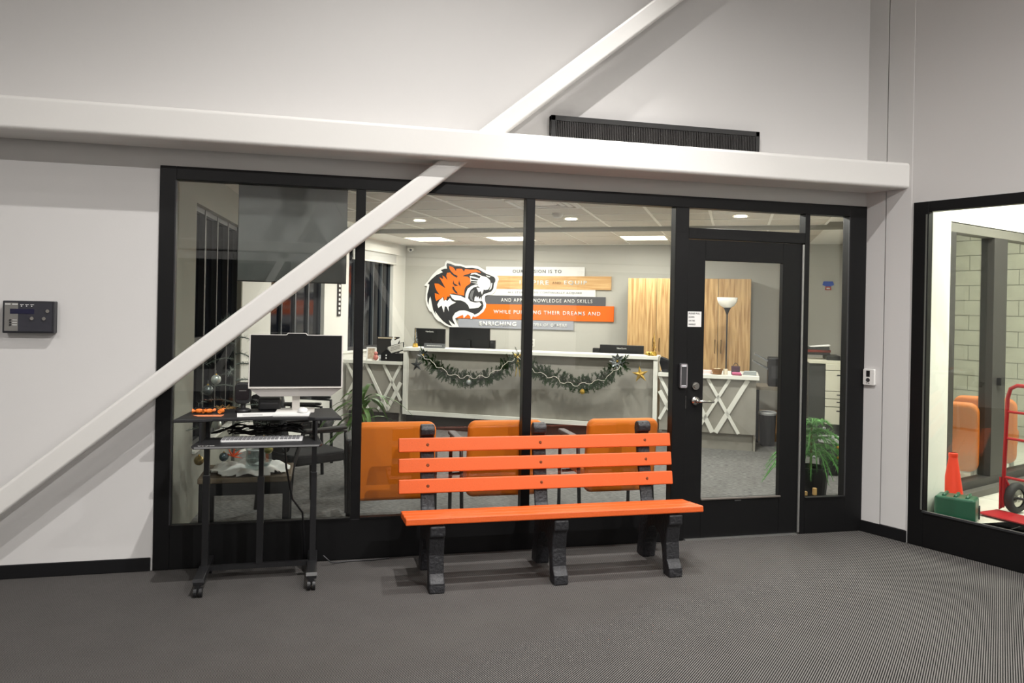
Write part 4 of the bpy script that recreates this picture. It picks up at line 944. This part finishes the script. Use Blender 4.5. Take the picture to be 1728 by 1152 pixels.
# ------------------------------------------------------------------ chairs behind the glass
def guest_chair(x, y, label, rot=0.0):
    t = thing('guest_chair', label, 'chair', (x, y, 0), rot, 'orange waiting chairs behind the storefront')
    tb = R(9)
    o = MB().prism(rrect(-.268, .268, 0, .54, .055, 6), 'y', -.04, .04).build('backrest', ORF, t, loc=(0, -.245, .30), rot=(tb, 0, 0), bevel=.03, segs=4)
    MB().prism(rrect(-.25, .25, -.24, .26, .05, 5), 'z', .38, .46).build('seat', ORF, t, bevel=.025, segs=3)
    for s in (-1, 1):
        MB().tube([(s * .29, .25, .02), (s * .29, .25, .60), (s * .29, .22, .645), (s * .29, -.10, .66)], .014, 8).build('arm_frame', DARK, t, smooth=True)
        MB().tube([(s * .29, .25, .0), (s * .29, .25, .03)], .016, 8).build('leg', DARK, t)
        MB().tube([(s * .29, -.10, .66), (s * .288, -.18, .63), (s * .285, -.20, .40), (s * .285, -.25, .0)], .014, 8).build('leg', DARK, t, smooth=True)
        MB().box(s * .29 - .03, s * .29 + .03, -.10, .22, .655, .685).build('armrest', DARK2, t, bevel=.01)
    MB().cyl((-.285, -.2, .36), (.285, -.2, .36), .012).build('crossbar', DARK, t); MB().cyl((-.285, .2, .36), (.285, .2, .36), .012).build('crossbar', DARK, t)
guest_chair(.492, .54, 'orange waiting chair seen from behind, left of the three')
guest_chair(1.250, .54, 'orange waiting chair seen from behind, in the middle of the three')
guest_chair(2.115, .54, 'orange waiting chair seen from behind, nearest the door')
def black_chair(x, y, rot, label):
    t = thing('office_chair', label, 'chair', (x, y, 0), rot, 'black chairs left in the office')
    F = mat('black_fabric', (30, 30, 32), .85)
    MB().prism(rrect(-.24, .24, -.23, .25, .06, 5), 'z', .40, .48).build('seat', F, t, bevel=.02)
    MB().prism(rrect(-.24, .24, 0, .42, .08, 5), 'y', -.03, .03).build('backrest', F, t, loc=(0, -.26, .50), rot=(R(10), 0, 0), bevel=.02)
    for s in (-1, 1):
        MB().tube([(s * .27, .22, 0), (s * .27, .20, .64), (s * .27, -.16, .66)], .016, 8).build('arm_frame', DARK, t, smooth=True)
        MB().tube([(s * .27, -.16, .66), (s * .26, -.24, .40), (s * .26, -.27, 0)], .016, 8).build('leg', DARK, t, smooth=True)
        MB().box(s * .27 - .03, s * .27 + .03, -.16, .2, .655, .68).build('armrest', DARK, t, bevel=.01)
black_chair(-.12, 1.25, R(-60), 'black armchair standing sideways behind the rolling desk')
black_chair(-.15, 2.85, R(-100), 'black armchair further back beside the tall leafy plant')

# hanging display behind the left pane
hd = thing('hanging_display', 'large dark glossy display hung behind the left pane', 'display', (-.203, .35, 1.755))
DSP = mat('display_reflection_grey', (112, 114, 112), .12, spec=.9, coat=1.0)  # grey base lifted to carry the lobby reflection on a dark screen
MB().box(-.350, .350, .0, .05, 0, .72).build('housing', DARK2, hd, bevel=.004)
MB().box(-.346, .346, -.004, .0, .006, .715).build('screen', DSP, hd)
for s in (-1, 1): MB().box(s * .2 - .015, s * .2 + .015, .05, .07, .3, .87).build('hanger_bar', DARK2, hd)

# side table, silver tree and baubles behind the left pane
stb = thing('side_table', 'low brown side table inside the left pane', 'table', (-.475, .52, 0))
MB().box(-.29, .29, -.22, .23, .44, .475).build('tabletop', mat('table_brown', (92, 78, 60), .5, vary=.2, vscale=12), stb, bevel=.003)
for sx in (-1, 1):
    for sy in (-1, 1): MB().box(sx * .26 - .022, sx * .26 + .022, sy * .195 - .022, sy * .195 + .022, 0, .44).build('leg', DARK, stb)
for sy in (-1, 1): MB().box(-.24, .24, sy * .2 - .012, sy * .2 + .012, .36, .44).build('apron', DARK, stb)
bl_ = thing('white_blanket', 'rumpled white tree skirt lying on the side table', 'cloth', (-.46, .50, .475))
v = []; fcs = []; N = 22
for i in range(N + 1):
    for j in range(N + 1):
        a, b_ = i / N * 2 - 1, j / N * 2 - 1; rr = math.hypot(a, b_)
        v.append((a * .26, b_ * .19, max(.002, .045 * (1 - rr ** 2) + .014 * math.sin(a * 9 + b_ * 5) + .010 * math.sin(b_ * 13 - a * 4) + .012)))
for i in range(N):
    for j in range(N):
        if math.hypot((i + .5) / N * 2 - 1, (j + .5) / N * 2 - 1) < 1.0: fcs.append((i * (N + 1) + j, (i + 1) * (N + 1) + j, (i + 1) * (N + 1) + j + 1, i * (N + 1) + j + 1))
o = MB().add(v, fcs).build('cloth', mat('fleece_white', (218, 218, 214), .95), bl_, smooth=True); sd_ = o.modifiers.new('solid', 'SOLIDIFY'); sd_.thickness = .004
gv = thing('glass_vase', 'clear ribbed glass bowl on the white cloth', 'bowl', (-.40, .42, .53))
MB().lathe([(.0, 0), (.07, 0), (.085, .03), (.08, .11), (.076, .11), (.08, .03), (.066, .006), (0, .006)], n=20).build('bowl', glass_mat('vase_glass', (.8, .85, .85), .12), gv, smooth=False)
MB().lathe([(.082, .105), (.086, .11), (.082, .115)], n=20).build('rim', mat('vase_rim', (170, 175, 175), .2), gv)
tr = thing('tinsel_tree', 'sparse silver grey tinsel tree behind the left pane', 'christmas tree', (-.58, .58, .50))
MB().cyl((0, 0, .02), (0, 0, 1.05), .012, .005, 8).build('trunk', mat('twig_grey', (104, 104, 98), .8), tr)
for k in range(26):
    u = k / 25.0; a = k * 2.4; L = .30 * (1 - .75 * u) + .04; z0 = .10 + .92 * u
    br = MB(); P_ = [Vector((math.cos(a) * L * q, math.sin(a) * L * q * .7, z0 + .10 * q * L / .3 - .10 * q * q)) for q in (0, .33, .66, 1)]
    br.tube(P_, [.005, .004, .003, .002], 5)
    for j in range(46):
        q = random.random(); p = Vector((math.cos(a) * L * q, math.sin(a) * L * q * .7, z0 + .10 * q * L / .3 - .10 * q * q))
        e = Vector((random.uniform(-1, 1), random.uniform(-1, 1), random.uniform(-1, 1))).normalized() * .035; sd = e.orthogonal().normalized() * .0016
        br.add([p - sd, p + sd, p + e], [(0, 1, 2)])
    br.build('branch', mat('tinsel_grey', (96, 104, 98), .5, metal=.3), tr)
BAU = [((-.67, .35, 1.11), .032, 'pale silver', (196, 204, 198)), ((-.66, .35, .815), .032, 'pale silver', (178, 190, 184)), ((-.765, .35, .585), .032, 'dull gold', (150, 130, 78)), ((-.615, .37, .60), .030, 'smoky blue', (90, 104, 110)), ((-.335, .36, .645), .030, 'greenish gold', (150, 146, 88)), ((-.72, .36, 1.04), .034, 'clear grey', (92, 98, 98)), ((-.37, .40, .70), .026, 'bright silver', (190, 194, 196))]
WH = ('highest on the silver tree', 'half way down the silver tree', 'hanging low at the far left of the silver tree', 'low in the middle of the silver tree', 'at the right of the silver tree below the desk tray', 'just under the highest bauble of the silver tree', 'small one above the glass bowl')
for (loc, r_, cn, rgb), wh in zip(BAU, WH):
    bauble('bauble', cn + ' bauble ' + wh, loc, r_, mat('bauble_' + cn, rgb, .25, metal=.55), 0, 'baubles on the silver tree')
pm = thing('orange_plume', 'bright orange feather pick low on the silver tree', 'ornament', (-.56, .38, .60))
for k in range(30):
    e = Vector((random.uniform(-1, 1), random.uniform(-.5, .5), random.uniform(-.2, 1))).normalized() * .06
    MB().tube([(0, 0, 0), e * .5, e], [.004, .005, .001], 5).build('barb', mat('plume_orange', (236, 88, 24), .6), pm) if k < 14 else None

# plants
dp_ = thing('potted_dracaena', 'tall leafy green plant in a dark pot behind the mullion', 'plant', (.36, 2.0, 0))
MB().lathe([(0, 0), (.13, 0), (.17, .30), (.155, .30), (.15, .26), (0, .26)], n=22).build('pot', DARK2, dp_); MB().cyl((0, 0, .25), (.01, 0, .70), .025, .018, 10).build('stem', mat('cane_brown', (110, 92, 62), .8), dp_)
for k in range(46):
    a = random.random() * 2 * PI; el = random.uniform(.0, 1.25); L = random.uniform(.34, .52); z0 = random.uniform(.5, .78)
    d = Vector((math.cos(a) * math.cos(el), math.sin(a) * math.cos(el), math.sin(el))); sdv = Vector((-math.sin(a), math.cos(a), 0))
    vs_ = []; fs_ = []
    for j in range(7):
        q = j / 6.0; p = Vector((0, 0, z0)) + d * L * q + Vector((0, 0, -.30 * q * q * L / .4)); w = .020 * math.sin(PI * min(1, .12 + .88 * q)) + .001
        vs_ += [p - sdv * w, p + Vector((0, 0, -.004)), p + sdv * w]
    for j in range(6):
        b0 = j * 3; fs_ += [(b0, b0 + 1, b0 + 4, b0 + 3), (b0 + 1, b0 + 2, b0 + 5, b0 + 4)]
    MB().add(vs_, fs_).build('leaf', LEAF, dp_, smooth=True)
np2 = thing('potted_pine', 'young green pine in a black pot inside the sidelight', 'plant', (4.12, .86, 0))
MB().lathe([(0, 0), (.12, 0), (.15, .30), (.137, .30), (.13, .26), (0, .26)], n=22).build('pot', DARK, np2); MB().cyl((0, 0, .25), (0, 0, .66), .012, .006, 8).build('trunk', mat('cane_brown', (110, 92, 62), .8), np2)
for k in range(60):
    a = k * 2.39996; tier = k // 12; L = (.38, .42, .38, .30, .20)[tier] * random.uniform(.85, 1.1); z0 = .40 + .062 * tier
    fr_ = MB(); d = Vector((math.cos(a), math.sin(a) * .75, 0)); side = Vector((-math.sin(a), math.cos(a), 0))
    PP = [Vector((0, 0, z0)) + d * L * q + Vector((0, 0, .20 * q - .42 * q * q * (L / .4))) for q in [j / 9.0 for j in range(10)]]
    fr_.tube(PP, [.004] * 9 + [.001], 5)
    for j in range(60):
        q = j / 59.0; p = Vector((0, 0, z0)) + d * L * q + Vector((0, 0, .20 * q - .42 * q * q * (L / .4)))
        w = .05 * math.sin(PI * min(1.0, .15 + .85 * q)) + .012
        for s in (-1, 1):
            tip = p + side * s * w * random.uniform(.6, 1) + d * random.uniform(.015, .04) + Vector((0, 0, random.uniform(-.03, .02)))
            fr_.add([p - d * .0032, p + d * .0032, tip], [(0, 1, 2)])
    fr_.build('frond', PINE, np2)
for k, (x, y, z) in enumerate(((-.14, -.24, .43), (.05, -.22, .58), (.15, -.16, .40), (-.02, -.2, .66), (-.22, -.2, .34), (.1, -.22, .50))):
    MB().sph((x, y, z), .013, 10).build('ornament_bead', GOLD if k % 3 == 2 else SILV2, np2, smooth=True)
for k, (x, h) in enumerate(((3.530, .030), (3.610, .052))):
    t = thing('wood_block', ('short wooden block on the sidelight sill', 'taller wooden block on the sidelight sill')[k], 'block', (x, .083, .258))
    MB().box(-.012, .012, -.012, .012, 0, h).build('block', mat('block_wood', (176, 140, 84), .6), t, bevel=.002)

# copier corner
cpr = othing('office_copier', 'tall beige office copier behind the sidelight', 'copier', 3.40, 5.0)
BEI = mat('copier_beige', (204, 202, 184), .5)
MB().box(-.10, .235, 0, .50, .08, 1.06).build('body', mat('copier_dark', (50, 50, 50), .5), cpr)
MB().box(-.10, .235, -.02, .5, 1.06, 1.10).build('scanner_lid', BEI, cpr, bevel=.005)
for z0, z1 in ((.385, .575), (.583, .665), (.672, .75), (.757, .985), (.992, 1.06)): MB().box(.072, .235, -.03, 0, z0, z1).build('drawer_front', BEI, cpr, bevel=.004)
for z in (.53, .63, .71, .93): MB().box(.19, .225, -.032, -.029, z, z + .012).build('mark', DARK2, cpr)
MB().box(.08, .225, -.01, .4, 1.10, 1.15).build('control_panel', DARK, cpr, bevel=.006)
MB().box(-.09, .05, -.012, 0, .98, 1.03).build('output_slot', DARK2, cpr)
MB().box(-.1, .235, .02, .5, .0, .08).build('plinth', DARK, cpr)
bkk = othing('book_stack', 'dark and red binders lying on the copier', 'binder', 3.40, 5.22, 1.15)
for k, (rgb, a) in enumerate((((30, 30, 32), 0), ((110, 34, 26), 4), ((36, 36, 38), -5))): MB().box(-.13, .13, -.1, .1, k * .03, k * .03 + .028).build('binder', mat('binder_%d' % k, rgb, .5), bkk, rot=(0, 0, R(a)))
MB().box(-.07, .14, -.09, .09, .092, .102).build('loose_sheet', PAPER, bkk, rot=(0, R(-6), 0))
bnc = othing('work_table', 'grey topped work table behind the right desk', 'table', 3.0, 5.75)
MB().box(-.26, .30, 0, .55, .66, .70).build('tabletop', mat('table_grey', (134, 126, 112), .6), bnc)
for x in (-.24, .27):
    for y in (.02, .50): MB().box(x, x + .03, y, y + .03, 0, .66).build('leg', DARK, bnc)
prn = othing('desk_printer', 'black printer with raised paper trays on the work table', 'printer', 2.99, 5.98, .70)
MB().box(-.10, .27, -.15, .18, .0, .36).build('body', DARK, prn, bevel=.015); MB().box(-.06, .20, -.153, -.148, .10, .26).build('front_panel', DARK2, prn)
for z, L in ((.20, .22), (.30, .20)): MB().box(-L, 0, -.12, .14, 0, .014).build('paper_tray', mat('tray_grey', (120, 122, 124), .35), prn, loc=(-.09, 0, z), rot=(0, R(28), 0))
wb_ = othing('waste_bin', 'black waste bin with a clear liner under the work table', 'bin', 2.885, 5.62)
MB().lathe([(0, 0), (.085, 0), (.105, .40), (.098, .40), (.08, .01), (0, .01)], n=22).build('bin', DARK, wb_); MB().lathe([(.1, .36), (.110, .40), (.104, .415), (.097, .38)], n=22).build('liner', mat('liner', (190, 192, 192), .25), wb_)
wb2 = othing('waste_bin', 'black waste bin with a clear liner behind the young pine', 'bin', 3.44, 4.10)
MB().lathe([(0, 0), (.10, 0), (.12, .36), (.112, .36), (.095, .01), (0, .01)], n=22).build('bin', DARK, wb2); MB().lathe([(.115, .31), (.126, .36), (.119, .375), (.11, .34)], n=22).build('liner', mat('liner', (190, 192, 192), .25), wb2)
cx_ = othing('cardboard_box', 'brown cardboard carton on the floor under the work table', 'box', 2.93, 6.05)
MB().box(-.15, .15, -.12, .12, 0, .36).build('carton', mat('cardboard', (158, 118, 74), .8, vary=.08), cx_, bevel=.003)
for s in (-1, 1): MB().box(-.15, .15, s * .06 - .058, s * .06 + .058, .36, .364).build('flap', mat('cardboard_lid', (142, 104, 64), .8), cx_)
wt_ = othing('wall_badge', 'small blue and red wall sign above the copier', 'sign', 3.70, 7.07, 2.02)
MB().prism([(-.075, .0), (-.03, -.02), (.03, -.02), (.075, 0), (.06, .05), (-.06, .05)], 'y', -.012, -.001).build('plate', mat('badge_blue', (40, 84, 190), .4), wt_)
MB().prism([(-.04, -.07), (.04, -.07), (.035, -.02), (-.035, -.02)], 'y', -.014, -.001).build('tab', mat('badge_red', (170, 40, 40), .4), wt_); MB().box(-.022, .022, -.016, -.013, -.055, -.04).build('bar', PAPER, wt_)
plq = thing('vertical_plaque', 'narrow dark vertical plaque on the pier between office windows', 'plaque', OE(-2.618, 4.93, 1.46), OR)
MB().box(.001, .014, -.045, .045, 0, .52).build('board', DARK, plq, bevel=.002)
for k in range(8): MB().box(.014, .016, -.022, .022, .03 + k * .06, .062 + k * .06).build('letter_mark', PAPER, plq)

# ------------------------------------------------------------------ vestibule things
def vthing(name, label, cat, s, t_, z=0.0, rot=0.0, group=None): return thing(name, label, cat, RE(s, t_, z), RR + rot, group)
cn = vthing('traffic_cone', 'red orange traffic cone beside the white vestibule wall', 'cone', .03, 1.34)
CO = mat('cone_red', (236, 62, 30), .5)
MB().prism(rrect(-.115, .115, -.115, .115, .03), 'z', 0, .03).build('base', DARK, cn); MB().lathe([(.095, .03), (.030, .45), (.026, .46), (.0, .46)], n=24).build('body', CO, cn, smooth=True)
MB().lathe([(.032, .43), (.036, .432), (.036, .46), (.026, .465)], n=20).build('collar', CO, cn)
gt = vthing('plastic_sled', 'green moulded plastic tub with dark ribbed edge on the vestibule floor', 'tub', .27, .90, 0, R(20))
GP = mat('green_plastic', (40, 96, 72), .35)
MB().prism([(-.16, 0), (.14, 0), (.17, .06), (.20, .14), (.17, .19), (.02, .20), (-.16, .22)], 'x', -.14, .14).build('body', GP, gt, bevel=.02, segs=3)
for x in (-.08, .0, .08): MB().tube([(x, -.12, .22), (x, -.03, .212), (x, .10, .205), (x, .175, .192)], .012, 8).build('rib', GP, gt, smooth=True)
for k in range(3): MB().cyl((.0, .15, .03 + k * .036), (.15, .15, .03 + k * .036), .02, n=12).build('ribbed_edge', DARK, gt)
ht = vthing('hand_truck', 'red two-wheeled hand truck in the vestibule', 'hand truck', .526, 1.47, 0, R(-10))
HR = mat('truck_red', (176, 26, 34), .4)
MB().tube([(-.19, .02, .05), (-.19, .06, .95), (-.17, .065, 1.03), (-.12, .07, 1.06), (.12, .07, 1.06), (.17, .065, 1.03), (.19, .06, .95), (.19, .02, .05)], .016, 10).build('frame', HR, ht, smooth=True)
for z in (.30, .62, .84): MB().cyl((-.19, .02 + .044 * z, z), (.19, .02 + .044 * z, z), .011).build('crossbar', HR, ht)
MB().box(-.23, .23, -.24, .02, .015, .024).build('toe_plate', HR, ht)
for s in (-1, 1):
    MB().tube([(s * .19, .03, .30), (s * .16, .12, .15)], .010, 8).build('strut', HR, ht); MB().tube([(s * .19, .02, .06), (s * .16, .12, .14)], .010, 8).build('strut', HR, ht)
    w_ = MB().lathe([(.075, -.028), (.11, -.034), (.125, -.015), (.125, .015), (.11, .034), (.075, .028)], n=24).build('tyre', mat('tyre_black', (34, 34, 34), .7), ht, loc=(s * .15, .13, .127), rot=(0, PI / 2, 0), smooth=True)
    MB().lathe([(0, -.02), (.03, -.028), (.078, -.02), (.078, .02), (.03, .028), (0, .02)], n=20).build('wheel_rim', CHROME, ht, loc=(s * .15, .13, .127), rot=(0, PI / 2, 0))
    MB().prism([(.0, .03), (.10, .06), (.10, .27), (.0, .30)], 'x', s * .205 - .004, s * .205 + .004).build('guard', HR, ht)
MB().cyl((-.2, .13, .127), (.2, .13, .127), .010).build('axle', DARK2, ht)
def lounge(s, t_, rot, label):
    t = vthing('lounge_chair', label, 'chair', s, t_, 0, rot, 'orange lounge chairs beyond the vestibule screen')
    MB().prism(rrect(-.28, .28, 0, .66, .09, 6), 'y', -.06, .06).build('backrest', ORF, t, loc=(0, -.26, .15), rot=(R(8), 0, 0), bevel=.03, segs=3)
    MB().prism(rrect(-.28, .28, -.26, .30, .06, 5), 'z', .30, .44).build('seat', ORF, t, bevel=.03)
    for sx in (-1, 1):
        for sy in (-.24, .24): MB().cyl((sx * .23, sy, 0), (sx * .22, sy * .9, .31), .014, .018, 10).build('leg', mat('leg_pale', (170, 168, 160), .4), t)
lounge(-.56, 2.50, R(20), 'orange lounge chair beyond the vestibule screen, partly hidden by the cone side')
lounge(-.56, 3.30, R(20), 'orange lounge chair beyond the vestibule screen behind the hand truck')

# ------------------------------------------------------------------ pieces that sit on a part become its sub-parts
SUBS = {'screen': ('housing',), 'lettering': ('board', 'sheet', 'housing', 'keyboard_tray'), 'key': ('case',), 'socket': ('plate',), 'cap': ('ball',), 'thread': ('ball',), 'twist': ('wrapper',), 'hem_bar': ('fabric',),
        'printed_line': ('sheet',), 'letter_mark': ('plate', 'board'), 'caption_line': ('face', 'body'), 'button': ('key_plate',), 'led': ('face',), 'key_switch': ('face',), 'indicator': ('body',), 'light_rim': ('body',),
        'window_mark': ('body',), 'weave_band': ('bowl',), 'flap': ('carton',), 'tray_edge': ('keyboard_tray',), 'wick': ('wax',), 'scroll_wheel': ('shell',), 'band': ('cup',), 'collar': ('body',), 'rib': ('body',), 'highlight_strip': ('head',), 'top_strip': ('housing',)}
for o in list(COL.objects):
    base = o.name.split('.')[0]
    if base not in SUBS or o.parent is None or o.parent.type != 'EMPTY': continue
    direct = [c for c in o.parent.children if c.type == 'MESH']
    if len(direct) <= 2: continue
    for want in SUBS[base]:
        hit = [c for c in o.parent.children if c.name.split('.')[0] == want]
        if hit:
            p_ = hit[0]; o.parent = p_; o.matrix_parent_inverse = p_.matrix_basis.inverted(); break
